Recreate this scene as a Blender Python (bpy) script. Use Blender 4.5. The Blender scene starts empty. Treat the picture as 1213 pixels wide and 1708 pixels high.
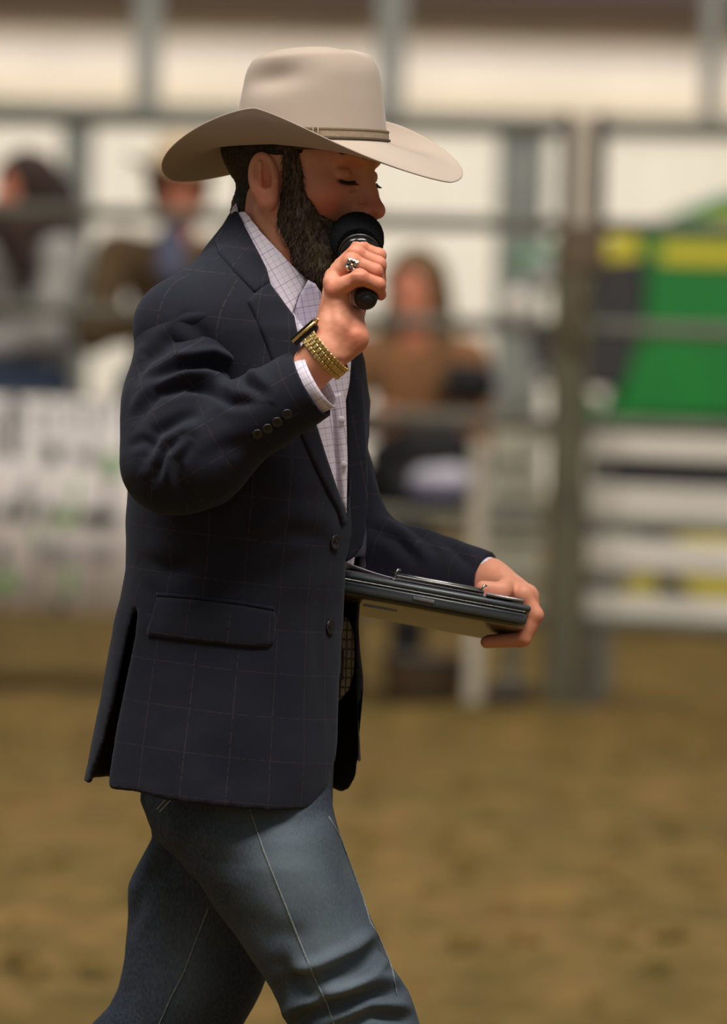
import bpy, math, random
import numpy as np
from mathutils import Vector, Matrix
from mathutils.bvhtree import BVHTree
PI = math.pi
random.seed(7)
rng = np.random.default_rng(7)
scn = bpy.context.scene
COL = scn.collection

# ------------------------------------------------------------------ camera
FPX, CW, CH = 12800.0, 1213.0, 1708.0
CAM = np.array([0.0, -10.0, 1.628])
PITCH, ROLL = math.atan(484 / FPX), math.radians(1.5)
RM = Matrix.Rotation(PI / 2 - PITCH, 3, 'X') @ Matrix.Rotation(ROLL, 3, 'Z')
RN = np.array(RM)
cam_d = bpy.data.cameras.new('camera')
cam = bpy.data.objects.new('camera', cam_d)
COL.objects.link(cam)
cam.location = CAM
cam.rotation_euler = RM.to_euler()
cam_d.sensor_fit = 'HORIZONTAL'
cam_d.sensor_width = 36.0
cam_d.lens = FPX * 36.0 / CW
cam_d.clip_end = 300
cam_d.dof.use_dof = True
cam_d.dof.focus_distance = 9.87
cam_d.dof.aperture_fstop = 6.2
scn.camera = cam

# ------------------------------------------------------------------ world, lamps, exposure
w = bpy.data.worlds.new('arena_air'); scn.world = w; w.use_nodes = True
bg = w.node_tree.nodes['Background']
bg.inputs[0].default_value = (1.0, 0.965, 0.91, 1)
bg.inputs[1].default_value = 0.24
def area(name, loc, target, size, power, col):
    l = bpy.data.lights.new(name, 'AREA'); l.shape = 'RECTANGLE'; l.size, l.size_y = size
    l.energy = power; l.color = col
    o = bpy.data.objects.new(name, l); COL.objects.link(o); o.location = loc
    o.rotation_euler = (Vector(target) - Vector(loc)).to_track_quat('-Z', 'Y').to_euler()
    return o
area('arena_lamp_and_fill', (1.5, -3.0, 8.5), (0, 0, 1), (5, 2.5), 700, (1.0, 0.965, 0.90))
area('arena_lamp_and_fill', (-3.5, -1.5, 8.5), (0, 0, 1), (4, 2.5), 430, (1.0, 0.965, 0.91))
area('arena_lamp_and_fill', (1.0, 7.0, 7.5), (0.3, 16.0, 0.7), (10, 4), 760, (1.0, 0.965, 0.90))
area('arena_lamp_and_fill', (0.5, 18.0, 8.0), (0.5, 18.5, 0), (10, 3), 480, (1.0, 0.965, 0.90))  # added fill light, brightens the dirt and heads behind the fence
area('arena_lamp_and_fill', (0.0, 27.0, 8.0), (0, 36, 2.0), (14, 5), 1560, (1.0, 0.97, 0.91))
vs = scn.view_settings
vs.view_transform = 'Standard'
vs.look = 'None'
vs.exposure = 0.0
vs.gamma = 1.0
vs.use_curve_mapping = False

# ------------------------------------------------------------------ projection helpers (true camera, true depths)
def W(px, py, Y=0.0):
    d = RN @ np.array([px - CW / 2, CH / 2 - py, -FPX])
    return CAM + d * ((Y - CAM[1]) / d[1])
def proj(co):
    c = (co - CAM) @ RN
    s = FPX / -c[:, 2]
    return c[:, 0] * s + CW / 2, CH / 2 - c[:, 1] * s
def B(px, py, dist):
    return Vector(W(px, py, dist - 10.0))

# ------------------------------------------------------------------ object helpers
def link(name, me, m=None, parent=None, smooth=True):
    o = bpy.data.objects.new(name, me)
    COL.objects.link(o)
    if m is not None:
        me.materials.append(m)
    if parent is not None:
        o.parent = parent
        o.matrix_parent_inverse = parent.matrix_world.inverted() if parent.type != 'EMPTY' else Matrix.Translation(parent.location).inverted()
    if smooth and len(me.polygons):
        me.polygons.foreach_set('use_smooth', np.ones(len(me.polygons), bool))
    return o
def npmesh(name, V, Q):
    me = bpy.data.meshes.new(name)
    V = np.asarray(V, np.float32); Q = np.asarray(Q, np.int32)
    n = Q.shape[1]
    me.vertices.add(len(V)); me.vertices.foreach_set('co', V.ravel())
    me.loops.add(Q.size); me.loops.foreach_set('vertex_index', Q.ravel())
    me.polygons.add(len(Q)); me.polygons.foreach_set('loop_start', np.arange(0, Q.size, n, dtype=np.int32))
    me.update(calc_edges=True)
    return me
def pymesh(name, V, F):
    me = bpy.data.meshes.new(name)
    me.from_pydata([tuple(v) for v in V], [], [tuple(f) for f in F])
    me.update()
    return me
def empty(name, loc, label, cat, group=None):
    o = bpy.data.objects.new(name, None); COL.objects.link(o)
    o.location = loc; o.empty_display_size = 0.05
    tag(o, label, cat, group)
    return o
def tag(o, label=None, cat=None, group=None, kind=None):
    if label: o['label'] = label
    if cat: o['category'] = cat
    if group: o['group'] = group
    if kind: o['kind'] = kind
    return o

class MB:
    """collects shapes into one mesh"""
    def __init__(s): s.V = []; s.F = []
    def add(s, V, F):
        b = len(s.V); s.V += [tuple(v) for v in V]; s.F += [tuple(i + b for i in f) for f in F]; return s
    def box(s, c, d, R=None, bev=0.0):
        c = np.array(c, float); hx, hy, hz = [k / 2 for k in d]
        R = np.eye(3) if R is None else np.array(R)
        if bev <= 0:
            P = [(x, y, z) for x in (-hx, hx) for y in (-hy, hy) for z in (-hz, hz)]
            F = [(0, 1, 3, 2), (4, 6, 7, 5), (0, 4, 5, 1), (2, 3, 7, 6), (0, 2, 6, 4), (1, 5, 7, 3)]
            return s.add([c + R @ np.array(p) for p in P], F)
        b = min(bev, hx * .9, hy * .9, hz * .9)
        rings = []
        for z, k in ((-hz, b), (-hz + b, 0), (hz - b, 0), (hz, b)):
            a, e = hx - k, hy - k
            q = b if k == 0 else b * .4
            rings.append([(a - q, -e, z), (a, -e + q, z), (a, e - q, z), (a - q, e, z), (-a + q, e, z), (-a, e - q, z), (-a, -e + q, z), (-a + q, -e, z)])
        V = [c + R @ np.array(p) for r in rings for p in r]
        F = []
        for i in range(3):
            for j in range(8):
                F.append((i * 8 + j, i * 8 + (j + 1) % 8, (i + 1) * 8 + (j + 1) % 8, (i + 1) * 8 + j))
        F.append(tuple(range(7, -1, -1))); F.append(tuple(range(24, 32)))
        return s.add(V, F)
    def tube(s, pts, r, n=10, cap=True, flat=1.0):
        pts = [np.array(p, float) for p in pts]
        rs = r if isinstance(r, (list, tuple)) else [r] * len(pts)
        V = []; up = None
        for i, p in enumerate(pts):
            t = pts[min(i + 1, len(pts) - 1)] - pts[max(i - 1, 0)]
            t /= np.linalg.norm(t) + 1e-9
            if up is None:
                up = np.array([0, 0, 1.0]) if abs(t[2]) < .9 else np.array([1.0, 0, 0])
            a = np.cross(t, up); a /= np.linalg.norm(a); up = np.cross(a, t)
            for k in range(n):
                th = 2 * PI * k / n
                V.append(p + rs[i] * (math.cos(th) * a + flat * math.sin(th) * up))
        F = []
        for i in range(len(pts) - 1):
            for k in range(n):
                F.append((i * n + k, i * n + (k + 1) % n, (i + 1) * n + (k + 1) % n, (i + 1) * n + k))
        if cap:
            F.append(tuple(range(n - 1, -1, -1))); b = (len(pts) - 1) * n; F.append(tuple(range(b, b + n)))
        return s.add(V, F)
    def lathe(s, base, axis, prof, n=24):
        """prof: list of (distance along axis, radius)"""
        base = np.array(base, float); ax = np.array(axis, float); ax /= np.linalg.norm(ax)
        u = np.array([0, 0, 1.0]) if abs(ax[2]) < .9 else np.array([1.0, 0, 0])
        a = np.cross(ax, u); a /= np.linalg.norm(a); b = np.cross(ax, a)
        V = []
        for d, r in prof:
            for k in range(n):
                th = 2 * PI * k / n
                V.append(base + ax * d + r * (math.cos(th) * a + math.sin(th) * b))
        F = []
        for i in range(len(prof) - 1):
            for k in range(n):
                F.append((i * n + k, (i + 1) * n + k, (i + 1) * n + (k + 1) % n, i * n + (k + 1) % n))
        F.append(tuple(range(n))); q = (len(prof) - 1) * n; F.append(tuple(range(q + n - 1, q - 1, -1)))
        return s.add(V, F)
    def prism(s, poly, d0, d1, fn):
        """poly in 2D, fn(u, v, depth) -> point"""
        n = len(poly)
        V = [fn(u, v, d0) for u, v in poly] + [fn(u, v, d1) for u, v in poly]
        F = [(i, (i + 1) % n, n + (i + 1) % n, n + i) for i in range(n)]
        F.append(tuple(range(n - 1, -1, -1))); F.append(tuple(range(n, 2 * n)))
        return s.add(V, F)
    def build(s, name, m, parent=None, smooth=False):
        return link(name, pymesh(name, s.V, s.F), m, parent, smooth)

# ------------------------------------------------------------------ implicit surfaces
def snets(F, o, h):
    S = F < 0
    c = np.zeros(tuple(n - 1 for n in F.shape), np.uint8)
    for a in (0, 1):
        for b in (0, 1):
            for d in (0, 1):
                c += S[a:S.shape[0] - 1 + a, b:S.shape[1] - 1 + b, d:S.shape[2] - 1 + d]
    idx = np.argwhere((c > 0) & (c < 8))
    ids = np.full(c.shape, -1, np.int32)
    ids[idx[:, 0], idx[:, 1], idx[:, 2]] = np.arange(len(idx))
    cor = [(a, b, d) for a in (0, 1) for b in (0, 1) for d in (0, 1)]
    fv = {q: F[idx[:, 0] + q[0], idx[:, 1] + q[1], idx[:, 2] + q[2]] for q in cor}
    acc = np.zeros((len(idx), 3)); cnt = np.zeros(len(idx))
    for q in cor:
        for ax in range(3):
            if q[ax] == 0:
                r = list(q); r[ax] = 1; r = tuple(r)
                fa, fb = fv[q], fv[r]
                x = (fa < 0) != (fb < 0)
                t = np.where(x, fa / np.where(x, fa - fb, 1), 0)
                p = np.tile(np.array(q, float), (len(idx), 1)); p[:, ax] = t
                acc[x] += p[x]; cnt[x] += 1
    V = o + h * (idx + acc / cnt[:, None])
    Q = []
    for ax in range(3):
        b, d = (ax + 1) % 3, (ax + 2) % 3
        sl0 = [slice(1, -1)] * 3; sl1 = [slice(1, -1)] * 3
        sl0[ax] = slice(0, -1); sl1[ax] = slice(1, None)
        A, C = S[tuple(sl0)], S[tuple(sl1)]
        e = np.argwhere(A != C)
        s = A[e[:, 0], e[:, 1], e[:, 2]]
        off = np.ones(3, int); off[ax] = 0
        e = e + off
        def cell(db, dd):
            k = e.copy(); k[:, b] -= db; k[:, d] -= dd
            return ids[k[:, 0], k[:, 1], k[:, 2]]
        q = np.stack([cell(1, 1), cell(0, 1), cell(0, 0), cell(1, 0)], 1)
        q[~s] = q[~s][:, ::-1]
        Q.append(q)
    Q = np.concatenate(Q)
    return V, Q[(Q >= 0).all(1)]
def grid(lo, hi, h):
    lo = np.array(lo, float); hi = np.array(hi, float)
    ax = [np.arange(lo[i], hi[i] + h, h, dtype=np.float32) for i in range(3)]
    X, Y, Z = np.meshgrid(*ax, indexing='ij', sparse=True)
    return (X, Y, Z), lo
def smin(a, b, k):
    h = np.clip(.5 + .5 * (b - a) / k, 0, 1)
    return b + (a - b) * h - k * h * (1 - h)
def smax(a, b, k): return -smin(-a, -b, k)
def rcone(G, a, b, r1, r2, sq=None):
    """tapered capsule"""
    X, Y, Z = G
    a = np.asarray(a, float); b = np.asarray(b, float)
    d = b - a; L2 = float(d @ d) + 1e-12
    px, py, pz = X - a[0], Y - a[1], Z - a[2]
    t = np.clip((px * d[0] + py * d[1] + pz * d[2]) / L2, 0, 1)
    r = r1 + (r2 - r1) * t
    return np.sqrt((px - t * d[0]) ** 2 + (py - t * d[1]) ** 2 + (pz - t * d[2]) ** 2) - r
def ell(G, c, r, R=None):
    X, Y, Z = G
    x, y, z = X - c[0], Y - c[1], Z - c[2]
    if R is not None:
        R = np.array(R)
        x, y, z = R[0, 0] * x + R[1, 0] * y + R[2, 0] * z, R[0, 1] * x + R[1, 1] * y + R[2, 1] * z, R[0, 2] * x + R[1, 2] * y + R[2, 2] * z
    q = np.sqrt((x / r[0]) ** 2 + (y / r[1]) ** 2 + (z / r[2]) ** 2)
    return (q - 1) * min(r)
def slab(G, zs, cx, cy, a, b, yaw, n=2.3):
    """stack of super-elliptic slices; zs ascending"""
    X, Y, Z = G
    z = Z.ravel()
    f = lambda v: np.interp(z, zs, v).reshape(Z.shape).astype(np.float32)
    cx, cy, a, b = f(cx), f(cy), f(a), f(b)
    c, s = math.cos(yaw), math.sin(yaw)
    u = ((X - cx) * c - (Y - cy) * s) / a      # forward (towards +X, a little to the camera)
    v = ((X - cx) * s + (Y - cy) * c) / b
    q = (np.abs(u) ** n + np.abs(v) ** n) ** (1 / n)
    return (q - 1) * np.minimum(a, b)
def rows(tab, Yc, yaw):
    """tab: (py, xl, xr, b[, Y]) silhouette rows -> arrays for slab"""
    out = []
    for r in tab:
        y0 = r[4] if len(r) > 4 else Yc
        l, g = W(r[1], r[0], y0), W(r[2], r[0], y0)
        X = (g[0] - l[0]) / 2; b = r[3]
        a2 = (X ** 2 - (b * math.sin(yaw)) ** 2) / math.cos(yaw) ** 2
        out.append(((l[2] + g[2]) / 2, (l[0] + g[0]) / 2, y0, math.sqrt(max(a2, .03 ** 2)), b))
    out.sort()
    return [np.array(q) for q in zip(*out)]
def inpoly(x, y, poly):
    ins = np.zeros(np.broadcast(x, y).shape, bool)
    n = len(poly)
    for i in range(n):
        x1, y1 = poly[i]; x2, y2 = poly[(i + 1) % n]
        if y1 == y2: continue
        ins ^= ((y1 > y) != (y2 > y)) & (x < (x2 - x1) * (y - y1) / (y2 - y1) + x1)
    return ins
def polysd(G, poly, Yref):
    """signed distance (m) to an outline given on the plane Y=Yref, extruded along the depth"""
    X, _, Z = G
    P = np.array([W(p[0], p[1], Yref)[[0, 2]] for p in poly])
    x = X; z = Z
    d = None
    for i in range(len(P)):
        a, b = P[i], P[(i + 1) % len(P)]
        e = b - a
        t = np.clip(((x - a[0]) * e[0] + (z - a[1]) * e[1]) / (e @ e + 1e-12), 0, 1)
        q = (x - a[0] - t * e[0]) ** 2 + (z - a[1] - t * e[1]) ** 2
        d = q if d is None else np.minimum(d, q)
    d = np.sqrt(d)
    return np.where(inpoly(x, z, [tuple(p) for p in P]), -d, d)
def vnoise(p, seed=0):
    p = np.asarray(p); i = np.floor(p).astype(np.int64); f = p - i; f = f * f * (3 - 2 * f)
    def hsh(a, b, c):
        n = (a * 374761393 + b * 668265263 + c * 2147483647 + seed * 1013904223) & 0xffffffff
        n = ((n ^ (n >> 13)) * 1274126177) & 0xffffffff
        return ((n ^ (n >> 16)) & 0xffff) / 65535.0
    r = 0
    for a in (0, 1):
        for b in (0, 1):
            for c in (0, 1):
                wt = (f[:, 0] if a else 1 - f[:, 0]) * (f[:, 1] if b else 1 - f[:, 1]) * (f[:, 2] if c else 1 - f[:, 2])
                r = r + wt * hsh(i[:, 0] + a, i[:, 1] + b, i[:, 2] + c)
    return r * 2 - 1
def normals(V, Q):
    a, b, c, d = V[Q[:, 0]], V[Q[:, 1]], V[Q[:, 2]], V[Q[:, 3]]
    fn = np.cross(c - a, d - b)
    N = np.zeros_like(V)
    for k in range(4):
        np.add.at(N, Q[:, k], fn)
    return N / (np.linalg.norm(N, axis=1)[:, None] + 1e-12)
def strokes(V, N, L):
    """cloth folds: polylines (in the photograph's frame) pressed into the camera-side surface.
    each: (points, width_px, depth_m, ridge side -1/0/1)"""
    x, y = proj(V)
    face = np.clip(-N[:, 1] * 1.6 + .15, 0, 1)
    D = np.zeros(len(V))
    for pts, wd, dep, side in L:
        best = np.full(len(V), 1e9); tt = np.zeros(len(V)); sg = np.zeros(len(V))
        P = np.array(pts, float); seg = np.linalg.norm(np.diff(P, axis=0), axis=1); tot = seg.sum(); run = 0
        for i in range(len(P) - 1):
            e = P[i + 1] - P[i]
            t = np.clip(((x - P[i, 0]) * e[0] + (y - P[i, 1]) * e[1]) / (e @ e), 0, 1)
            dx, dy = x - P[i, 0] - t * e[0], y - P[i, 1] - t * e[1]
            d = np.hypot(dx, dy); m = d < best
            best[m] = d[m]; tt[m] = (run + t[m] * seg[i]) / tot
            sg[m] = np.sign(e[0] * dy - e[1] * dx)[m]
            run += seg[i]
        tap = np.sqrt(np.clip(np.sin(np.clip(tt, .0, 1) * PI), 0, 1) + .02)
        g = -np.exp(-(best / wd) ** 2)
        g += .75 * np.exp(-((best - 1.9 * wd) / (1.1 * wd)) ** 2) * (np.where(sg * side > 0, 1, .15) if side else .5)
        D += dep * g * tap
    return V + N * (D * face)[:, None]
def relax(V, Q, n=2, k=.5):
    E = np.concatenate([Q[:, [0, 1]], Q[:, [1, 2]], Q[:, [2, 3]], Q[:, [3, 0]]])
    for it in range(n):
        A = np.zeros_like(V); C = np.zeros(len(V))
        for c in range(3):
            A[:, c] = np.bincount(E[:, 0], V[E[:, 1], c], len(V)) + np.bincount(E[:, 1], V[E[:, 0], c], len(V))
        C = np.bincount(E[:, 0], minlength=len(V)) + np.bincount(E[:, 1], minlength=len(V))
        V = V * (1 - k) + k * A / np.maximum(C, 1)[:, None]
    return V
def attr(me, name, val):
    a = me.attributes.new(name, 'FLOAT_VECTOR' if val.ndim == 2 else 'FLOAT', 'POINT')
    a.data.foreach_set('vector' if val.ndim == 2 else 'value', val.astype(np.float32).ravel())
def bvh_of(V, Q): return BVHTree.FromPolygons([tuple(v) for v in V], [tuple(int(i) for i in q) for q in Q])
def hit(bvh, px, py, Y0=-1.0, default=None):
    d = RN @ np.array([px - CW / 2, CH / 2 - py, -FPX]); d /= np.linalg.norm(d)
    s = CAM + d * ((Y0 - CAM[1]) / d[1])
    p, n, i, t = bvh.ray_cast(Vector(s), Vector(d))
    if p is None: return default, None
    return np.array(p), np.array(n)
def drape(name, poly, bvh, th, m, parent, step=4.0, off=0.0005, round_=.6, puff=0.0, cuv=None):
    """a layer of cloth with real thickness lying on the surface below it"""
    P = np.array(poly, float)
    pts = []; gi = {}
    # triangulated fill: boundary resampled + interior lattice, meshed by delaunay
    from mathutils.geometry import delaunay_2d_cdt
    bd = []
    for i in range(len(P)):
        a, b = P[i], P[(i + 1) % len(P)]
        n = max(1, int(np.hypot(*(b - a)) / step))
        bd += [a + (b - a) * k / n for k in range(n)]
    nb = len(bd)
    x0, y0 = P.min(0); x1, y1 = P.max(0)
    gx, gy = np.meshgrid(np.arange(x0 + step / 2, x1, step), np.arange(y0 + step / 2, y1, step))
    gx, gy = gx.ravel(), gy.ravel()
    k = inpoly(gx, gy, [tuple(p) for p in P])
    inn = [np.array(q) for q in zip(gx[k], gy[k]) if min(np.hypot(q[0] - b[0], q[1] - b[1]) for b in bd) > step * .6]
    allp = [Vector(q) for q in bd] + [Vector(q) for q in inn]
    vv, _, ff, *_ = delaunay_2d_cdt(allp, [], [list(range(nb))], 1, 1e-4)
    bot, top = [], []
    ba = np.array(bd)
    last = None
    base = []
    for v in vv:
        p, nrm = hit(bvh, v[0], v[1])
        base.append((p, nrm))
    ok = [b for b in base if b[0] is not None]
    for v, (p, nrm) in zip(vv, base):
        if p is None:
            q = W(v[0], v[1], 0); j = min(ok, key=lambda b: (b[0][0] - q[0]) ** 2 + (b[0][2] - q[2]) ** 2)
            p, nrm = W(v[0], v[1], j[0][1]), j[1]
        if nrm[1] > 0: nrm = -nrm
        e = np.hypot(ba[:, 0] - v[0], ba[:, 1] - v[1]).min() / (step * 1.0)
        t = th * (round_ + (1 - round_) * min(1, e)) + puff * min(1, e / 6)
        bot.append(p - nrm * .004); top.append(p + nrm * (off + t))
    n = len(vv)
    V = np.array(top + bot)
    F = []
    for f in ff:
        f = list(f)
        a, b, c = V[f[0]], V[f[1]], V[f[2]]
        if np.cross(b - a, c - a)[1] > 0: f = f[::-1]
        F.append(tuple(f)); F.append(tuple(i + n for i in f[::-1]))
    from collections import Counter
    ed = Counter()
    for f in F[::2]:
        for i in range(len(f)): ed[(f[i], f[(i + 1) % len(f)])] += 1
    for (a, b) in list(ed):
        if (b, a) not in ed: F.append((b, a, a + n, b + n))
    me = pymesh(name, V, F)
    if cuv is not None: attr(me, 'cuv', cuv(V))
    return link(name, me, m, parent)
def loft(R_, closed=True):
    nr, n = len(R_), len(R_[0])
    V = [p for r in R_ for p in r]; F = []
    for i in range(nr - 1):
        for j in range(n):
            k = (j + 1) % n
            F.append((i * n + j, i * n + k, (i + 1) * n + k, (i + 1) * n + j))
    return V, F

# ------------------------------------------------------------------ materials (procedural)
def s2l(c):
    return tuple(((v / 255) / 12.92 if v / 255 <= .04045 else ((v / 255 + .055) / 1.055) ** 2.4) for v in c)
class NT:
    def __init__(s, name):
        s.m = bpy.data.materials.new(name); s.m.use_nodes = True
        s.t = s.m.node_tree; s.b = s.t.nodes['Principled BSDF']
    def n(s, typ, **kw):
        x = s.t.nodes.new(typ)
        for k, v in kw.items():
            if k.startswith('i_'): x.inputs[k[2:].replace('_', ' ')].default_value = v
            else: setattr(x, k, v)
        return x
    def l(s, a, b): s.t.links.new(a, b)
    def math(s, op, a, b=None, c=None):
        x = s.t.nodes.new('ShaderNodeMath'); x.operation = op
        for i, v in enumerate((a, b, c)):
            if v is None: continue
            if isinstance(v, (int, float)): x.inputs[i].default_value = v
            else: s.l(v, x.inputs[i])
        return x.outputs[0]
    def mix(s, f, a, b):
        x = s.t.nodes.new('ShaderNodeMix'); x.data_type = 'RGBA'
        for i, v in ((0, f), (6, a), (7, b)):
            if isinstance(v, (int, float)): x.inputs[i].default_value = v
            elif isinstance(v, tuple): x.inputs[i].default_value = (*v[:3], 1)
            else: s.l(v, x.inputs[i])
        return x.outputs[2]
    def ramp(s, f, stops):
        x = s.t.nodes.new('ShaderNodeValToRGB'); e = x.color_ramp.elements
        e[0].position, e[0].color = stops[0][0], (*stops[0][1], 1)
        e[1].position, e[1].color = stops[-1][0], (*stops[-1][1], 1)
        for p, c in stops[1:-1]:
            k = e.new(p); k.color = (*c, 1)
        s.l(f, x.inputs[0]); return x.outputs[0]
    def bump(s, h, strength, dist=0.002):
        x = s.n('ShaderNodeBump'); x.inputs['Strength'].default_value = strength; x.inputs['Distance'].default_value = dist
        s.l(h, x.inputs['Height']); s.l(x.outputs[0], s.b.inputs['Normal'])
    def noise(s, scale, detail=3, vec=None, rough=.55):
        x = s.n('ShaderNodeTexNoise'); x.inputs['Scale'].default_value = scale; x.inputs['Detail'].default_value = detail
        x.inputs['Roughness'].default_value = rough
        if vec is not None: s.l(vec, x.inputs['Vector'])
        return x.outputs['Fac']
    def obj(s): return s.n('ShaderNodeTexCoord').outputs['Object']
    def at(s, name, out='Vector'):
        x = s.n('ShaderNodeAttribute'); x.attribute_name = name; return x.outputs[out]
    def scaled(s, v, sc):
        x = s.n('ShaderNodeVectorMath', operation='MULTIPLY'); s.l(v, x.inputs[0]); x.inputs[1].default_value = sc; return x.outputs[0]
    def sep(s, v):
        x = s.n('ShaderNodeSeparateXYZ'); s.l(v, x.inputs[0]); return x.outputs
def plain(name, c, rough=.6, metal=0.0, var=.12, scale=30, bump=.15, spec=None, dist=.002):
    t = NT(name); c = s2l(c)
    n = t.noise(scale, 4, t.obj())
    lo, hi = tuple(v * (1 - var) for v in c), tuple(min(1, v * (1 + var)) for v in c)
    t.l(t.ramp(n, [(.3, lo), (.7, hi)]), t.b.inputs['Base Color'])
    t.b.inputs['Roughness'].default_value = rough; t.b.inputs['Metallic'].default_value = metal
    if spec is not None: t.b.inputs['Specular IOR Level'].default_value = spec
    if bump: t.bump(n, bump, dist)
    return t.m
def line(t, coord, period, width):
    """thin line mask repeating along coord"""
    f = t.math('FRACT', t.math('MULTIPLY', coord, 1 / period))
    d = t.math('ABSOLUTE', t.math('SUBTRACT', f, .5))
    return t.math('LESS_THAN', d, width / period / 2)
def weave(t, v, sc):
    s_ = t.sep(v)
    a = t.math('SINE', t.math('MULTIPLY', t.math('ADD', s_[0], s_[1]), sc))
    b = t.math('SINE', t.math('MULTIPLY', t.math('SUBTRACT', s_[0], s_[1]), sc))
    return t.math('MULTIPLY', a, b)
def make_jacket_mat():
    t = NT('navy_windowpane_wool'); v = t.at('cuv'); u, z, q = t.sep(v)
    n = t.noise(9, 3, v); n2 = t.noise(900, 2, t.obj())
    base = t.mix(n, s2l((18, 21, 30)), s2l((28, 27, 38)))
    base = t.mix(t.math('MULTIPLY', n2, .55), base, s2l((44, 45, 54)))
    l1 = t.math('MULTIPLY', line(t, u, .047, .0014), .06)
    l2 = t.math('MULTIPLY', line(t, z, .056, .0014), .05)
    brk = t.math('GREATER_THAN', t.noise(160, 1, v), .42)
    base = t.mix(t.math('MULTIPLY', t.math('MAXIMUM', l1, l2), brk), base, s2l((150, 128, 112)))
    t.l(base, t.b.inputs['Base Color'])
    t.b.inputs['Roughness'].default_value = .92; t.b.inputs['Specular IOR Level'].default_value = .18
    t.b.inputs['Sheen Weight'].default_value = .08; t.b.inputs['Sheen Roughness'].default_value = .5
    t.b.inputs['Sheen Tint'].default_value = (.6, .65, .8, 1)
    t.bump(t.math('ADD', t.math('MULTIPLY', weave(t, v, 2400), .3), n2), .25, .0008)
    return t.m
def make_shirt_mat(name, c, dark):
    t = NT(name); v = t.at('cuv'); u, z, q = t.sep(v)
    base = s2l(c)
    a = line(t, u, .0078, .0011); b = line(t, z, .0078, .0011)
    a2 = line(t, u, .0234, .0013); b2 = line(t, z, .0234, .0013)
    m = t.mix(t.math('MULTIPLY', t.math('ADD', a, b), .25), base, s2l(dark))
    m = t.mix(t.math('MULTIPLY', t.math('MAXIMUM', a2, b2), .3), m, s2l((70, 60, 110)))
    t.l(m, t.b.inputs['Base Color']); t.b.inputs['Roughness'].default_value = .8
    t.bump(t.noise(700, 2, t.obj()), .1, .0005)
    return t.m
def make_denim():
    t = NT('faded_blue_denim'); v = t.obj(); fade = t.at('fade', 'Fac')
    n = t.noise(14, 4, v); fine = t.noise(1.0, 3, t.scaled(v, (420, 420, 160)))
    dk = t.mix(n, s2l((24, 31, 44)), s2l((42, 50, 64)))
    lt = t.mix(n, s2l((84, 98, 108)), s2l((114, 127, 134)))
    c = t.mix(fade, dk, lt)
    c = t.mix(t.math('MULTIPLY', t.math('SUBTRACT', fine, .35), .5), c, s2l((120, 130, 140)))
    t.l(c, t.b.inputs['Base Color']); t.b.inputs['Roughness'].default_value = .88
    t.b.inputs['Specular IOR Level'].default_value = .25
    t.bump(fine, .3, .0012); return t.m
def make_skin():
    t = NT('skin'); v = t.obj(); red = t.at('red', 'Fac'); stub = t.at('stub', 'Fac')
    n = t.noise(60, 4, v); f = t.noise(420, 3, v)
    c = t.mix(n, s2l((208, 144, 112)), s2l((226, 164, 132)))
    c = t.mix(red, c, s2l((204, 98, 74)))
    c = t.mix(t.math('MULTIPLY', f, .25), c, s2l((184, 112, 84)))
    c = t.mix(stub, c, s2l((84, 62, 46)))
    t.l(c, t.b.inputs['Base Color']); t.b.inputs['Roughness'].default_value = .56
    t.b.inputs['Subsurface Weight'].default_value = .12; t.b.inputs['Subsurface Radius'].default_value = (.01, .004, .002)
    t.b.inputs['Subsurface Scale'].default_value = .6
    t.bump(t.math('ADD', t.math('MULTIPLY', n, .6), t.math('MULTIPLY', f, .5)), .38, .001); return t.m
def make_hair(name, a, b, c):
    t = NT(name); v = t.obj()
    n = t.noise(1, 3, t.scaled(v, (260, 260, 120)))
    t.l(t.ramp(n, [(.26, s2l(a)), (.45, s2l(b)), (.64, s2l(c))]), t.b.inputs['Base Color'])
    t.b.inputs['Roughness'].default_value = .62; t.b.inputs['Specular IOR Level'].default_value = .3
    t.bump(n, .6, .002); return t.m
def make_felt():
    t = NT('silverbelly_felt'); v = t.obj(); n = t.noise(7, 4, v); f = t.noise(1100, 2, v)
    c = t.mix(n, s2l((168, 152, 138)), s2l((184, 168, 154)))
    c = t.mix(t.math('MULTIPLY', f, .3), c, s2l((160, 142, 126)))
    t.l(c, t.b.inputs['Base Color']); t.b.inputs['Roughness'].default_value = .9
    t.b.inputs['Specular IOR Level'].default_value = .15
    t.b.inputs['Sheen Weight'].default_value = .25; t.b.inputs['Sheen Roughness'].default_value = .4
    t.bump(f, .15, .0006); return t.m
def make_dirt():
    t = NT('arena_dirt'); v = t.n('ShaderNodeNewGeometry').outputs['Position']
    n1 = t.noise(1, 5, t.scaled(v, (.9, .35, 1)), .6); n2 = t.noise(1, 5, t.scaled(v, (5, 2.2, 5)), .65); n3 = t.noise(26, 4, v)
    c = t.ramp(n1, [(.3, s2l((76, 70, 34))), (.5, s2l((106, 88, 42))), (.72, s2l((124, 94, 56)))])
    c = t.mix(t.math('MULTIPLY', n2, .9), c, t.ramp(n2, [(.32, s2l((58, 55, 30))), (.62, s2l((142, 112, 64)))]))
    c = t.mix(t.math('MULTIPLY', n3, .35), c, s2l((90, 66, 38)))
    t.l(c, t.b.inputs['Base Color']); t.b.inputs['Roughness'].default_value = .97
    t.b.inputs['Specular IOR Level'].default_value = .1
    t.bump(t.math('ADD', n2, n3), .5, .03); return t.m
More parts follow.
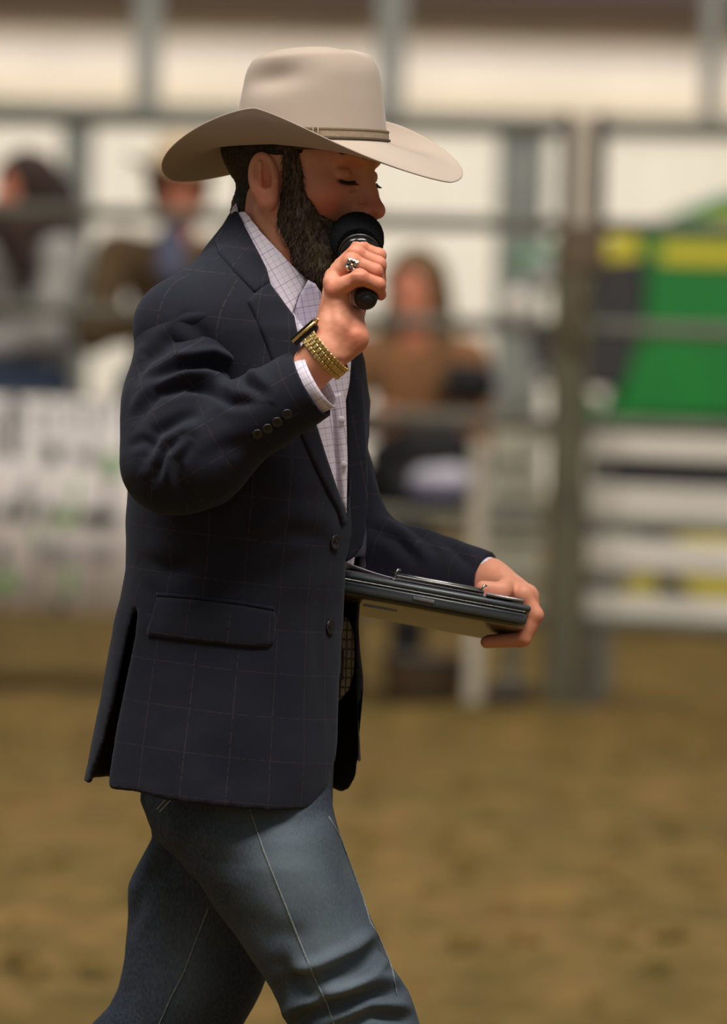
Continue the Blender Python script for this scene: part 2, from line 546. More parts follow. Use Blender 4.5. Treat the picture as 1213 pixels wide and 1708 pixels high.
def make_lining():
    t = NT('woven_tan_lining'); v = t.at('cuv'); u, z, q = t.sep(v)
    c = t.mix(t.noise(300, 2, t.obj()), s2l((100, 88, 66)), s2l((134, 118, 90)))
    g = t.math('MAXIMUM', line(t, u, .007, .0022), line(t, z, .0125, .0028))
    c = t.mix(t.math('MULTIPLY', g, .9), c, s2l((40, 33, 26)))
    t.l(c, t.b.inputs['Base Color']); t.b.inputs['Roughness'].default_value = .6; return t.m
M = dict(
    jacket=make_jacket_mat(), shirt=make_shirt_mat('checked_shirt_cotton', (226, 216, 228), (132, 110, 150)),
    denim=make_denim(), skin=make_skin(), felt=make_felt(), dirt=make_dirt(), tanlining=make_lining(),
    beard=make_hair('beard_hair', (32, 26, 20), (62, 51, 38), (100, 85, 64)),
    hair=make_hair('short_dark_hair', (18, 16, 15), (34, 28, 24), (56, 46, 38)),
    lining=plain('black_lining', (14, 13, 15), .7, bump=0),
    button=plain('dark_horn_button', (34, 33, 36), .35, var=.4, scale=200),
    gold=plain('gold_plated_steel', (206, 178, 118), .34, 1.0, .08, 120, .1),
    golddark=plain('gold_link_gap', (86, 66, 34), .45, .8),
    watchblack=plain('black_watch_glass', (16, 15, 15), .18),
    silver=plain('polished_silver', (196, 190, 184), .25, 1.0, .3, 300, .3),
    gunmetal=plain('gunmetal', (74, 72, 72), .3, .8, bump=0),
    steel=plain('brushed_steel', (150, 150, 150), .32, 1.0, .2, 60, .1),
    foam=plain('black_windscreen_foam', (26, 28, 30), .95, var=.45, scale=800, bump=.9, spec=.1, dist=.001),
    mic=plain('black_microphone_body', (24, 26, 28), .42, var=.2, scale=80, bump=.05),
    stitch=plain('pale_denim_thread', (150, 150, 142), .9, scale=500),
    boot=plain('brown_boot_leather', (74, 50, 34), .5, scale=20),
    case=plain('smoky_grey_plastic', (66, 72, 76), .3, var=.12, scale=20, bump=.06),
    caseunder=plain('plastic_olive_reflection', (74, 69, 48), .26, var=.2, scale=9, bump=.05),  # underside shade and an olive reflection mixed into the plastic's colour
    paper=plain('white_paper', (216, 206, 218), .8, scale=50, bump=.05),
)

# ================================================================== ground and far wall
def zat(py, px, d): return W(px, py, d - 10)[2]
nx, ny = 150, 260
xs = np.concatenate([np.linspace(-25, -9.3, 12), np.linspace(-9, 9, nx - 24), np.linspace(9.3, 25, 12)]); ys = np.concatenate([np.linspace(-9.6, -3.6, 14), np.linspace(-3.5, 16, 190), np.linspace(16.3, 40, 70)])
gx, gy = np.meshgrid(xs, ys, indexing='ij')
Pg = np.stack([gx.ravel(), gy.ravel(), gx.ravel() * 0], 1)
hz = vnoise(Pg * [1.6, 1.2, 1], 31) * .022 + vnoise(Pg * [5, 3.2, 1], 32) * .014 + vnoise(Pg * [11, 8, 1], 33) * .006
flat = np.clip(np.hypot(Pg[:, 0], Pg[:, 1]) / 1.2 - .6, 0, 1)
Pg[:, 2] = (hz - .02) * flat
berm = np.exp(-((Pg[:, 1] - 14.9) / .35) ** 2) * (.05 + .04 * vnoise(Pg * [1.2, 1, 1], 34))
Pg[:, 2] += berm
ii = (np.arange(nx - 1)[:, None] * len(ys) + np.arange(len(ys) - 1)[None]).ravel()
Qg = np.stack([ii, ii + len(ys), ii + len(ys) + 1, ii + 1], 1)
tag(link('floor', npmesh('floor', Pg, Qg), M['dirt']), kind='structure')
cl = MB()
for i in range(420):
    x, y = rng.uniform(-2.2, 2.6), rng.uniform(3.2, 14.5)
    r = rng.uniform(.012, .045)
    V = []
    for (a, b_, c) in ((1, 0, 0), (-1, 0, 0), (0, 1, 0), (0, -1, 0), (0, 0, 1), (.7, .7, .5), (-.7, .7, .5), (-.7, -.7, .5), (.7, -.7, .5)):
        V.append((x + a * r * rng.uniform(.7, 1.2), y + b_ * r * rng.uniform(.7, 1.2), c * r * .75 * rng.uniform(.7, 1.2)))
    cl.add(V, [(0, 5, 4), (5, 2, 4), (2, 6, 4), (6, 1, 4), (1, 7, 4), (7, 3, 4), (3, 8, 4), (8, 0, 4), (0, 2, 5), (2, 1, 6), (1, 3, 7), (3, 0, 8)])
tag(cl.build('dirt_clods', M['dirt'], None, True), 'loose brown dirt clods scattered over the arena ground', 'dirt', kind='stuff')

wallm = plain('cream_metal_siding', (226, 219, 205), .7, scale=2, var=.05, bump=.02)
tanm = plain('tan_wall_band', (186, 170, 148), .9, scale=3, var=.08)  # upper wall split into bands of different tone
creamm = plain('cream_wall_band', (240, 228, 214), .9, scale=3, var=.05)
beigem = plain('beige_wall_band', (222, 206, 182), .9, scale=3, var=.06)
darkm = plain('dark_brown_beam', (70, 54, 50), .8)
D = 47.0
wl_ = MB(); X0, X1 = -25.0, 25.0
n = 166
for i in range(n):      # ribbed metal panels
    x0 = X0 + (X1 - X0) * i / n; x1 = X0 + (X1 - X0) * (i + 1) / n; xm = x0 + (x1 - x0) * .15
    wl_.box(((x0 + x1) / 2, D - 10 + .06, 3.0), (x1 - x0, .04, 6.0)); wl_.box((xm, D - 10 + .03, 3.0), (.04, .03, 6.0))
tag(wl_.build('wall_back', wallm), kind='structure')
def trim(name, y0, y1, d, m, th=.06):
    z1, z0 = zat(y0, 606, d), zat(y1, 606, d)
    b = MB(); b.box((0, d - 10, (z0 + z1) / 2), (50, th, z1 - z0)); tag(b.build(name, m), kind='structure')
trim('trim_1', 4, 66, 46.9, tanm); trim('trim_2', 66, 142, 46.9, creamm); trim('trim_4', 142, 186, 46.88, beigem)
trim('trim_3', -60, 4, 46.5, darkm, .3)

galv = plain('galvanised_grey_steel', (148, 148, 142), .5, .25, .15, 6, .05)
pipe = plain('weathered_grey_pipe', (100, 97, 86), .6, .2, .2, 4, .1)
rust = plain('brown_rusty_pipe', (92, 76, 56), .7, .2, .3, 8, .2)
white = plain('white_board_paint', (232, 224, 212), .6, var=.1, scale=3)

# ---- steel frame standing behind the spectators
fr = empty('steel_frame', (0, 22, 0), 'grey steel frame with posts and long beam standing before the cream wall', 'frame')
d = 36.0
fs_c = FPX / d
hz_ = zat(196, 606, d)
b = MB(); b.box((0, d - 10, hz_), (22, .09, .085), None, .01); b.build('beam', galv, fr)
for px, wpx, top in ((126, 54, False), (868, 82, False)):
    x = W(px, 380, d - 10)[0]; b = MB(); wd = wpx / fs_c
    b.box((x, d - 9.95, hz_ / 2), (wd, .02, hz_)); b.box((x - wd / 2 + .01, d - 10, hz_ / 2), (.02, .12, hz_)); b.box((x + wd / 2 - .01, d - 10, hz_ / 2), (.02, .12, hz_))
    b.build('post', galv, fr)
for px, wpx in ((246, 42), (652, 46), (1188, 30)):
    x = W(px, 90, d - 10)[0]; b = MB(); wd = wpx / fs_c
    b.box((x, d - 10, hz_ + .5), (wd, .1, 1.0), None, .01); b.build('upper_post', galv, fr)

# ---- pipe fence: line swings nearer to the camera on the right
FA = W(0, 700, 16.1); FB = W(1213, 700, 14.8)
def fpt(px, z=0):
    k = FA + (FB - FA) * (px / 1213.0); return np.array([k[0], k[1], z])
fence = empty('pipe_fence', tuple(fpt(600)), 'grey six-rail pipe fence along the edge of the dirt arena', 'fence')
RZ = (1.955, 1.632, 1.300, .985, .665, .345)
for z, r in zip(RZ, (.030, .025, .025, .026, .025, .025)):
    b = MB(); b.tube([fpt(-3200, z), fpt(4400, z)], r, 12); b.build('rail', pipe, fence, True)
for px in (-3100, -2200, -1250, -300, 418, 1660, 2600, 3500, 4350):
    b = MB(); b.tube([fpt(px, 0) + [0, .06, 0], fpt(px, 2.0) + [0, .06, 0]], .03, 10); b.build('upright', pipe, fence, True)
b = MB(); p = fpt(815); b.box(p + [0, -.06, .46], (.055, .05, .92), None, .006); b.build('short_post', plain('greyed_white_paint', (168, 158, 140), .7), fence)
# gate post with chain and collar
gp = empty('gate_post', tuple(fpt(962) + [0, -.12, 0]), 'tall olive brown steel gate post right of the announcer, dark edged at top', 'post')
olive = plain('olive_brown_paint', (74, 70, 50), .6, .1, .35, 4, .1)
p = fpt(958) + [0, -.12, 0]
b = MB(); b.box(p + [0, 0, .78], (.125, .12, 1.56), None, .012); b.build('post', olive, gp)
pt = plain('pale_upper_post', (170, 158, 140), .6)
p2 = p + [.022, 0, 0]
b = MB(); b.box(p2 + [0, .01, 1.78], (.09, .04, .42), None, .004); b.build('post_web', pt, gp)
dkp = plain('dark_steel_edge', (62, 58, 56), .5, .3)
for s_, wd in ((-1, .030), (1, .036)):
    b = MB(); b.box(p2 + [s_ * .058, -.005, 1.78], (wd, .10, .44), None, .004); b.build('post_edge', dkp, gp)
b = MB(); b.box(p2 + [0, -.03, 1.56], (.16, .10, .16), None, .02); b.build('gate_collar', rust, gp)
b = MB(); b.tube([p + [.0, -.08, 1.46], p + [.03, -.10, 1.40], p + [-.02, -.10, 1.32], p + [.02, -.09, 1.22]], .018, 8); b.build('latch_chain', rust, gp, True)
# ---- white board gate on the right
wg = empty('board_gate', tuple(fpt(1120) + [0, .35, 0]), 'white horizontal board gate right of the olive gate post', 'gate')
for py, hpx in ((744, 46), (846, 62), (933, 56), (1022, 50)):
    p = fpt(1180); s = FPX / (p[1] + 10.35 - .0)
    z = W(1180, py, p[1] + .35)[2]
    b = MB(); a0 = fpt(1003) + [0, .35, 0]; a1 = fpt(1700) + [0, .35, 0]
    c = (a0 + a1) / 2; L_ = np.linalg.norm((a1 - a0)[:2]); ang = math.atan2(a1[1] - a0[1], a1[0] - a0[0])
    R = np.array(Matrix.Rotation(ang, 3, 'Z')); b.box((c[0], c[1], z), (L_, .03, hpx / s), R, .004); b.build('board', white, wg)
for px in (1012, 1420):
    b = MB(); p = fpt(px) + [0, .40, .5]; b.box(p, (.05, .05, 1.0), None, .004); b.build('gate_upright', pipe, wg)
wp = empty('wooden_barrier', tuple(fpt(872) + [0, .45, 0]), 'pale board panel standing left of the olive gate post behind the fence rails', 'panel')
for py, hpx in ((738, 60), (806, 56), (872, 52), (942, 58), (1008, 50)):
    p = fpt(872); z = W(872, py, p[1] + .45)[2]; b = MB(); b.box((p[0] + .02, p[1] + .45, z), (.17, .03, hpx / 505), None, .004); b.build('board', plain('pale_grey_board', (176, 172, 152), .7, var=.15, scale=5), wp)
b = MB(); p = fpt(872); b.box((p[0] + .02, p[1] + .49, .52), (.05, .04, 1.04)); b.build('panel_upright', pipe, wp)

# ---- green utility tractor behind the gate
green = plain('green_machine_paint', (10, 120, 42), .3, var=.12, scale=5, bump=.02)
yel = plain('yellow_machine_paint', (206, 190, 30), .4, var=.08)
blk = plain('black_machine_plastic', (34, 32, 32), .5)
tyre = plain('dusty_black_tyre', (48, 44, 40), .9)
dT = 32.5
def tp(px, py, dy=0): return W(px, py, dT - 10 + dy)
tr = empty('tractor', (float(tp(1250, 700)[0]), dT - 9.5, 0), 'green tractor with yellow stripe behind the board gate', 'tractor')
def extr(name, poly, y0, y1, m, parent, bev=.02):
    b = MB(); n = len(poly)
    c = np.mean([tp(*q) for q in poly], 0)
    pr = [tp(*q) for q in poly]
    rings = []
    for yy, k in ((y0, .94), (y0 + .05, 1.0), (y1 - .05, 1.0), (y1, .94)):
        rings.append([np.array([c[0] + (q[0] - c[0]) * k, yy, c[2] + (q[2] - c[2]) * k]) for q in pr])
    V = [q for r in rings for q in r]; F = []
    for i in range(3):
        for j in range(n): F.append((i * n + j, i * n + (j + 1) % n, (i + 1) * n + (j + 1) % n, (i + 1) * n + j))
    F.append(tuple(range(n - 1, -1, -1))); F.append(tuple(range(3 * n, 4 * n)))
    b.add(V, F); return b.build(name, m, parent)
Y0 = dT - 10
extr('hood', [(1060, 402), (1095, 372), (1213, 326), (1420, 290), (1560, 290), (1560, 480), (1400, 560), (1062, 560), (1072, 470)], Y0, Y0 + 1.0, green, tr)
extr('side_panel', [(1052, 562), (1400, 552), (1560, 560), (1560, 700), (1010, 700), (1030, 640)], Y0 - .03, Y0 + 1.03, green, tr)
b = MB(); b.box((tp(1250, 426)[0], Y0 - .01, tp(1190, 424)[2]), (.76, .02, .085), None, .004); b.build('yellow_stripe', yel, tr)
extr('front_stripe', [(1010, 398), (1062, 388), (1072, 430), (1008, 436)], Y0 - .06, Y0 + .95, yel, tr)
extr('top_stripe', [(1168, 368), (1260, 350), (1260, 372), (1168, 386)], Y0 - .02, Y0 + .5, yel, tr)
extr('front_grille', [(985, 424), (1082, 424), (1072, 560), (1040, 650), (960, 650), (985, 520)], Y0 - .05, Y0 + 1.0, blk, tr)
extr('front_bumper', [(880, 540), (930, 540), (935, 660), (890, 600)], Y0 - .05, Y0 + .9, blk, tr)
extr('front_frame', [(850, 420), (950, 398), (965, 440), (870, 470)], Y0 + .1, Y0 + .9, plain('pale_green_paint', (84, 136, 96), .5), tr)
extr('belly_pan', [(905, 640), (960, 690), (1000, 700), (1000, 668), (930, 640)], Y0 + .0, Y0 + .9, green, tr)
lampm = plain('chrome_lamp', (236, 226, 214), .25, .0)
for px, py, r in ((866, 505, .058), (906, 456, .075), (968, 444, .07)):
    b = MB(); b.lathe(tp(px, py, -.12), (0, -1, 0), [(-.06, r * .5), (-.02, r * .95), (0, r), (.012, r * .9), (.02, r * .4), (.021, .002)], 24); b.build('lamp', lampm if px < 880 else galv, tr, True)
def wheel(px, py, R_, rim, dy, wd=.25):
    c = tp(px, py, dy); b = MB(); b.lathe(c + [0, wd / 2, 0], (0, -1, 0), [(0, R_ * .7), (.02, R_ * .95), (wd * .3, R_), (wd * .7, R_), (wd - .02, R_ * .95), (wd, R_ * .7), (wd - .03, rim)], 36)
    t = b.build('tyre', tyre, tr, True)
    b = MB(); b.lathe(c + [0, 0, 0], (0, -1, 0), [(0, rim), (wd / 2 - .02, rim), (wd / 2 - .005, rim * .93), (wd / 2 - .03, rim * .5), (wd / 2, rim * .3), (wd / 2 + .01, .01)], 28); b.build('wheel_rim', yel, t, True)
s_ = FPX / dT
Rr = tp(1185, 925, -.1)[2]
wheel(1200, 925, max(.3, Rr), .20, -.16)
Rf = tp(1066, 960, -.1)[2]
wheel(1066, 955, Rf + .01, .11, -.16, .2)
extr('chassis', [(1000, 690), (1500, 690), (1500, 880), (1120, 880), (1000, 800)], Y0 + .15, Y0 + .85, blk, tr)

# ---- bleacher
bl = empty('bleacher', (0, 17.2, 0), 'aluminium bleacher benches behind the fence under the spectators', 'bleacher')
alu = plain('dull_aluminium', (128, 126, 118), .5, .3, .1, 3, .05)
for nm, y, z, dpt in (('seat_plank', 17.35, .90, .26), ('seat_plank', 16.75, .56, .24), ('foot_plank', 16.95, .42, .24)):
    b = MB(); b.box((-1.05, y, z - .02), (4.0, dpt, .04), None, .008); b.build(nm, alu, bl)
for x in (-2.9, -1.6, -.4, .85):
    b = MB(); b.box((x, 17.35, .43), (.05, .05, .86)); b.box((x, 16.75, .26), (.05, .05, .52)); b.tube([(x, 16.7, .05), (x, 17.4, .82)], .02, 6); b.box((x, 17.05, .03), (.05, .8, .05)); b.build('riser', alu, bl)

# ---- sponsor banner on the fence, left
bn = empty('banner', tuple(fpt(60) + [0, -.06, 0]), 'white banner with blurred dark and green lettering on the left of the fence', 'banner')
bann = plain('white_vinyl_banner', (228, 220, 214), .6, var=.06, scale=3)
blkink = plain('black_banner_ink', (44, 42, 48), .6); grnink = plain('green_banner_ink', (96, 150, 66), .6); grey_ink = plain('grey_banner_ink', (140, 132, 132), .6)
ang = math.atan2(*(fpt(300) - fpt(-200))[[1, 0]])
def onb(px, py, off): q = fpt(px); q = q + [0, -.045 + off, 0]; q[2] = W(px, py, q[1])[2]; return q
b = MB(); R_ = []
a0, a1 = onb(-620, 668, 0), onb(420, 668, 0)
zt, zb = onb(60, 664, 0)[2], onb(60, 1018, 0)[2]
n = 60; V = []
for i in range(n + 1):
    t = i / n; q = a0 + (a1 - a0) * t
    for z, o_ in ((zt, -.0), (zb, -.0), (zb, .004), (zt, .004)):
        V.append((q[0], q[1] + .006 * math.sin(t * 60) + o_, z))
F = [(4 * i + k, 4 * i + (k + 1) % 4, 4 * i + 4 + (k + 1) % 4, 4 * i + 4 + k) for i in range(n) for k in range(4)]
b.add(V, F); b.build('banner_sheet', bann, bn, True)
def mark(x0, y0, x1, y1, m, nm='letter_mark'):
    p, q = onb((x0 + x1) / 2, (y0 + y1) / 2, -.016), 490
    b = MB(); b.box(p, ((x1 - x0) / q, .004, (y1 - y0) / q), np.array(Matrix.Rotation(ang, 3, 'Z')), .0015); b.build(nm, m, bn)
for x in range(-560, 400, 52):      # three rows of block lettering, unreadable in the blur
    j = rng.uniform(-6, 6)
    mark(x + j, 668, x + 10 + j, 752, grey_ink); mark(x + 22, 676 + j, x + 34, 700 + j, grey_ink)
for a in ((18, 664, 38, 764, blkink), (-18, 690, -4, 760, blkink), (82, 742, 108, 772, blkink), (132, 752, 172, 772, grey_ink), (182, 758, 214, 794, grnink),
          (40, 808, 52, 840, grey_ink), (2, 838, 26, 868, blkink), (36, 838, 62, 868, blkink), (80, 838, 98, 864, blkink), (100, 852, 138, 876, grnink), (142, 852, 212, 876, blkink),
          (50, 790, 58, 850, grey_ink), (132, 800, 140, 850, grnink), (186, 806, 196, 846, grey_ink), (0, 912, 20, 940, blkink), (66, 908, 140, 938, grey_ink), (150, 912, 212, 936, grey_ink),
          (0, 958, 36, 984, grnink), (122, 950, 136, 990, grnink), (0, 1000, 14, 1018, blkink), (104, 1004, 128, 1020, blkink), (52, 960, 62, 1000, grey_ink), (160, 956, 168, 1000, grey_ink), (66, 884, 74, 908, grnink)):
    mark(*a[:4], a[4])
for i in range(14):
    mark(-600 + i * 42, 840, -572 + i * 42, 868, blkink)

# ---- things at the fence foot
bu = MB(); c = fpt(872) + [0, -.22, .0]
bu.lathe(c, (0, 0, 1), [(0, .055), (.004, .062), (.10, .074), (.125, .078), (.13, .074), (.126, .070), (.02, .055)], 24)
bo2 = bu.build('bucket', plain('black_rubber', (48, 40, 38), .8), None, True); tag(bo2, 'small black rubber bucket at the foot of the fence beside the gate post', 'bucket')
h_ = MB(); h_.tube([c + [-.076, 0, .12], c + [-.05, -.05, .155], c + [0, -.07, .165], c + [.05, -.05, .155], c + [.076, 0, .12]], .004, 6); h_.build('handle', galv, bo2, True)
# dark rubber bin below the clipboard
bx = empty('feed_tub', tuple(fpt(735) + [0, .5, 0]), 'dark brown low tub on the dirt behind the fence below the clipboard', 'tub')
b = MB(); c = fpt(735) + [0, .5, 0]; b.lathe(c, (0, 0, 1), [(0, .10), (.01, .115), (.15, .15), (.17, .155), (.172, .145), (.03, .105)], 28); b.build('tub', rust, bx, True)
b = MB(); b.tube([c + [.155 * math.cos(k * PI / 12), .155 * math.sin(k * PI / 12), .168] for k in range(25)], .008, 6); b.build('rim', blk, bx, True)

# ================================================================== spectators (seated behind the fence)
skin2 = plain('spectator_skin', (206, 128, 98), .6, var=.1, scale=12, bump=.05)  # one warm skin tone shared by all spectators
def cloth(name, c): return plain(name, c, .9, var=.2, scale=9, bump=.2, dist=.01)
def spectator(loc, label, hairc, topc, legc, hatc=None, yaw=0.0, k=1.0, longhair=False, lean=0.0, leg=.34, bare=False, wide=1.0, knee=.42, arms='lap', crouch=0.0):
    root = empty('person', loc, label, 'person', None)
    base = np.array(loc)
    R = np.array(Matrix.Rotation(yaw, 3, 'Z'))
    def P(x, y, z): return base + R @ (np.array([x, y, z]) * k)      # y<0 faces the camera
    h = .013
    hip = lambda s: P(s * .09, 0, .09); kne = lambda s: P(s * .12, -knee, .10); ank = lambda s: P(s * .11, -knee + .02, -leg)
    sh = lambda s: P(s * .17 * wide, -.02 + lean, .52); hd = P(0, -.05 + lean, .72)
    if arms == 'lap': el = lambda s: P(s * .23 * wide, -.10 + lean, .28); ha = lambda s: P(s * .07, -.30, .20)
    elif arms == 'cup': el = lambda s: P(s * .26 * wide, -.14 + lean, .26); ha = lambda s: P(s * .05, -.36, .33)
    elif arms == 'chin': el = lambda s: P(s * .18, -.28, .26); ha = lambda s: P(s * .05 + .03, -.20, .50) if s < 0 else P(.06, -.30, .24)
    lo = base - [.6, .75, .62]; hi = base + [.6, .45, 1.1]
    G, o = grid(lo, hi, h)
    # body: head with face, neck, hands, one skin mesh
    f = ell(G, hd + R @ np.array([0, .01, .02]) * k, np.array((.078, .095, .105)) * k, R)
    f = smin(f, ell(G, hd + R @ np.array([0, -.03, -.055]) * k, np.array((.055, .055, .065)) * k, R), .03)
    f = smin(f, rcone(G, P(0, -.135 + lean, .735), P(0, -.155 + lean, .705), .012 * k, .017 * k), .012)
    for s in (-1, 1):
        f = smin(f, ell(G, P(s * .080, -.03 + lean, .72), np.array((.014, .022, .032)) * k), .008)
        f = smax(f, -ell(G, P(s * .032, -.145 + lean, .745), np.array((.016, .014, .010)) * k), .012)
    f = smin(f, rcone(G, hd - [0, 0, .05], P(0, 0 + lean, .50), .052 * k, .062 * k), .02)
    f = smin(f, rcone(G, P(0, lean, .50), P(0, 0, .10), .09 * k, .10 * k), .04)
    for s in (-1, 1):
        f = smin(f, rcone(G, sh(s), el(s), .04 * k, .036 * k), .02); f = smin(f, rcone(G, el(s), ha(s), .034 * k, .024 * k), .02)
        d_ = (ha(s) - el(s)); d_ /= np.linalg.norm(d_)
        f = smin(f, rcone(G, ha(s), ha(s) + d_ * .05 * k, .032 * k, .028 * k), .012)
        for q in range(4):
            a_ = ha(s) + d_ * .055 * k + R @ np.array([(q - 1.5) * .018, 0, 0]) * k
            f = smin(f, rcone(G, a_, a_ + d_ * .045 * k + np.array([0, 0, -.015]), .0095 * k, .008 * k), .004)
        f = smin(f, rcone(G, hip(s), kne(s), .065 * k, .05 * k), .03); f = smin(f, rcone(G, kne(s), ank(s), .045 * k, .035 * k), .02)
    V, Q = snets(f.astype(np.float32), o, h); link('body', npmesh('body', V, Q), skin2, root)
    f = rcone(G, P(0, -.01 + lean, .43), P(0, .0, .12), .125 * k * wide, .13 * k)
    f = smin(f, rcone(G, sh(-1) - [0, 0, .02], sh(1) - [0, 0, .02], .075 * k, .075 * k), .06)
    for s in (-1, 1):
        f = smin(f, rcone(G, sh(s), el(s), .068 * k * wide, .056 * k), .03); f = smin(f, rcone(G, el(s), ha(s) - (ha(s) - el(s)) * (.85 if bare else .12), .054 * k, .040 * k), .025)
    f = np.maximum(f, -rcone(G, P(0, -.03 + lean, .66), P(0, 0 + lean, .49), .062 * k, .062 * k))
    V, Q = snets(f.astype(np.float32), o, h); V = V + normals(V, Q) * (vnoise(V * 12, 3) * .008)[:, None]
    link('jacket' if hatc else 'shirt', npmesh('shirt', V, Q), cloth('spectator_top_cloth', topc), root)
    f = None
    for s in (-1, 1):
        g = smin(rcone(G, hip(s), kne(s), .092 * k, .072 * k), rcone(G, kne(s), ank(s), .066 * k, .056 * k), .03)
        f = g if f is None else smin(f, g, .03)
    V, Q = snets(f.astype(np.float32), o, h); V = V + normals(V, Q) * (vnoise(V * 12, 5) * .006)[:, None]
    link('trousers', npmesh('trousers', V, Q), cloth('spectator_leg_cloth', legc), root)
    for s in (-1, 1):
        f2 = rcone(G, ank(s) - [0, 0, .03], ank(s) + R @ np.array([0, -.13, -.05]) * k, .045 * k, .035 * k)
        f2 = np.maximum(f2, (ank(s)[2] - .085) - G[2])
        V, Q = snets(f2.astype(np.float32), o, h); link('shoe', npmesh('shoe', V, Q), blk, root)
    f = ell(G, hd + R @ np.array([0, .022, .035]) * k, np.array((.105, .118, .122)) * k, R)
    f = np.maximum(f, -ell(G, P(0, -.17 + lean, .70), np.array((.095, .10, .13)) * k, R))
    if longhair:
        f = smin(f, rcone(G, P(0, .06 + lean, .72), P(.06, .07 + lean, .46), .085 * k, .07 * k), .04)
        f = smin(f, rcone(G, P(.07, .0 + lean, .70), P(.12, -.06 + lean, .40), .04 * k, .06 * k), .04)
        f = smin(f, rcone(G, P(-.07, .0 + lean, .70), P(-.12, -.06 + lean, .44), .04 * k, .05 * k), .04)
    f = np.maximum(f, (P(0, 0, .40 if longhair else .66)[2]) - G[2])
    V, Q = snets(f.astype(np.float32), o, h); V = V + normals(V, Q) * (vnoise(V * 40, 5) * .006)[:, None]
    link('hair', npmesh('hair', V, Q), cloth('spectator_hair', hairc), root)
    if hatc:
        R2 = []; n = 40
        for zz, rr in ((0, 1.0), (.006, 1.95), (.012, 1.97), (.014, 1.0), (.06, .96), (.11, .86), (.125, .6), (.105, .15)):
            row = []
            for i in range(n):
                t = 2 * PI * i / n; up = .045 * abs(math.cos(t)) ** 2 * max(0, rr - 1)
                row.append(hd + R @ (np.array([.086 * rr * math.cos(t), .104 * rr * math.sin(t), .055 + zz + up]) * k))
            R2.append(row)
        V, F = loft(R2); F.append(tuple(7 * n + i for i in range(n)))
        link('hat', pymesh('hat', V, F), cloth('spectator_hat_felt', hatc), root)
    return root
def seatloc(px, d, z): q = W(px, 700, d - 10); return (float(q[0]), d - 10.0, z)

# ================================================================== THE ANNOUNCER
man = empty('person', (W(470, 1300, 0)[0], 0.0, 0.0),
            'man in beige cowboy hat and dark navy jacket walking while speaking into a microphone', 'person')
HY = math.radians(-31)   # face turned 31 degrees towards the camera from +X
def frame(yaw, pitch, roll):
    return np.array(Matrix.Rotation(yaw, 3, 'Z') @ Matrix.Rotation(pitch, 3, 'Y') @ Matrix.Rotation(roll, 3, 'X'))
HR = frame(HY, math.radians(3), math.radians(-2))     # local x = forward, y = left, z = up
HC = W(505, 287, 0.0)
HS = 1.04                                              # head size
hat_R = frame(HY + math.radians(3), math.radians(-1.0), math.radians(-1.5))
HATC = W(519, 238, -.005)     # centre of the crown's base
def hl(p): return HC + HR @ (np.array(p, float) * HS)  # head local -> world

# ---- head, neck: one skin surface
def head_grid(lo, hi, h):
    """world grid turned into head-local coordinates"""
    G, o = grid(lo, hi, h)
    X, Y, Z = G
    x, y, z = X - HC[0], Y - HC[1], Z - HC[2]
    L = [(HR[0, i] * x + HR[1, i] * y + HR[2, i] * z).astype(np.float32) / HS for i in range(3)]
    return G, L, o
lo = hl((0, 0, 0)) + [-.17, -.15, -.26]; hi = hl((0, 0, 0)) + [.17, .15, .16]
G, L, o0 = head_grid(lo, hi, .0017)
def face_sdf(L):
    f = ell(L, (-.012, 0, .048), (.099, .077, .092))
    f = smin(f, ell(L, (.030, 0, -.020), (.064, .060, .088)), .03)
    f = smin(f, rcone(L, (.000, -.046, -.052), (.064, -.014, -.100), .022, .019), .022)
    f = smin(f, rcone(L, (.000, .046, -.052), (.064, .014, -.100), .022, .019), .022)
    f = smin(f, ell(L, (.074, 0, -.102), (.020, .022, .018)), .016)
    f = smin(f, rcone(L, (.076, -.040, .026), (.086, -.012, .020), .012, .013), .014)
    f = smin(f, rcone(L, (.076, .040, .026), (.086, .012, .020), .012, .013), .014)
    for s in (-1, 1):
        f = smin(f, ell(L, (.058, s * .044, -.026), (.026, .020, .022)), .02)
        f = smax(f, -ell(L, (.099, s * .031, .004), (.020, .019, .0135)), .010)
        f = smin(f, ell(L, (.0745, s * .032, .001), (.0135, .0150, .0125)), .003)          # closed lid over the eyeball
        f = smax(f, -rcone(L, (.0885, s * .022, -.0055), (.0800, s * .046, -.0065), .0012, .0010), .0015)  # lash line
        f = smax(f, -rcone(L, (.0870, s * .020, .0105), (.0790, s * .044, .0095), .0016, .0012), .003)   # fold above the lid
        f = smax(f, -rcone(L, (.0890, s * .019, -.016), (.0800, s * .038, -.0225), .0014, .001), .006)  # bag under the eye
    f = smin(f, rcone(L, (.090, 0, .010), (.109, 0, -.036), .0075, .0100), .012)
    f = smin(f, ell(L, (.1115, 0, -.0405), (.0120, .0120, .0105)), .006)
    for s in (-1, 1):
        f = smin(f, ell(L, (.0995, s * .0135, -.0435), (.0115, .0075, .0095)), .005)
        f = smax(f, -ell(L, (.1040, s * .0075, -.0525), (.0070, .0036, .0050)), .002)
        f = smax(f, -rcone(L, (.100, s * .0205, -.036), (.086, s * .030, -.058), .0016, .0016), .007)
    f = smin(f, ell(L, (.083, 0, -.072), (.018, .026, .020)), .012)
    f = smin(f, rcone(L, (.0965, -.016, -.0690), (.0965, .016, -.0690), .0048, .0048), .004)
    f = smin(f, rcone(L, (.0945, -.014, -.0795), (.0945, .014, -.0795), .0055, .0055), .004)
    f = smax(f, -rcone(L, (.0990, -.020, -.0740), (.0990, .020, -.0740), .0016, .0016), .003)
    return f
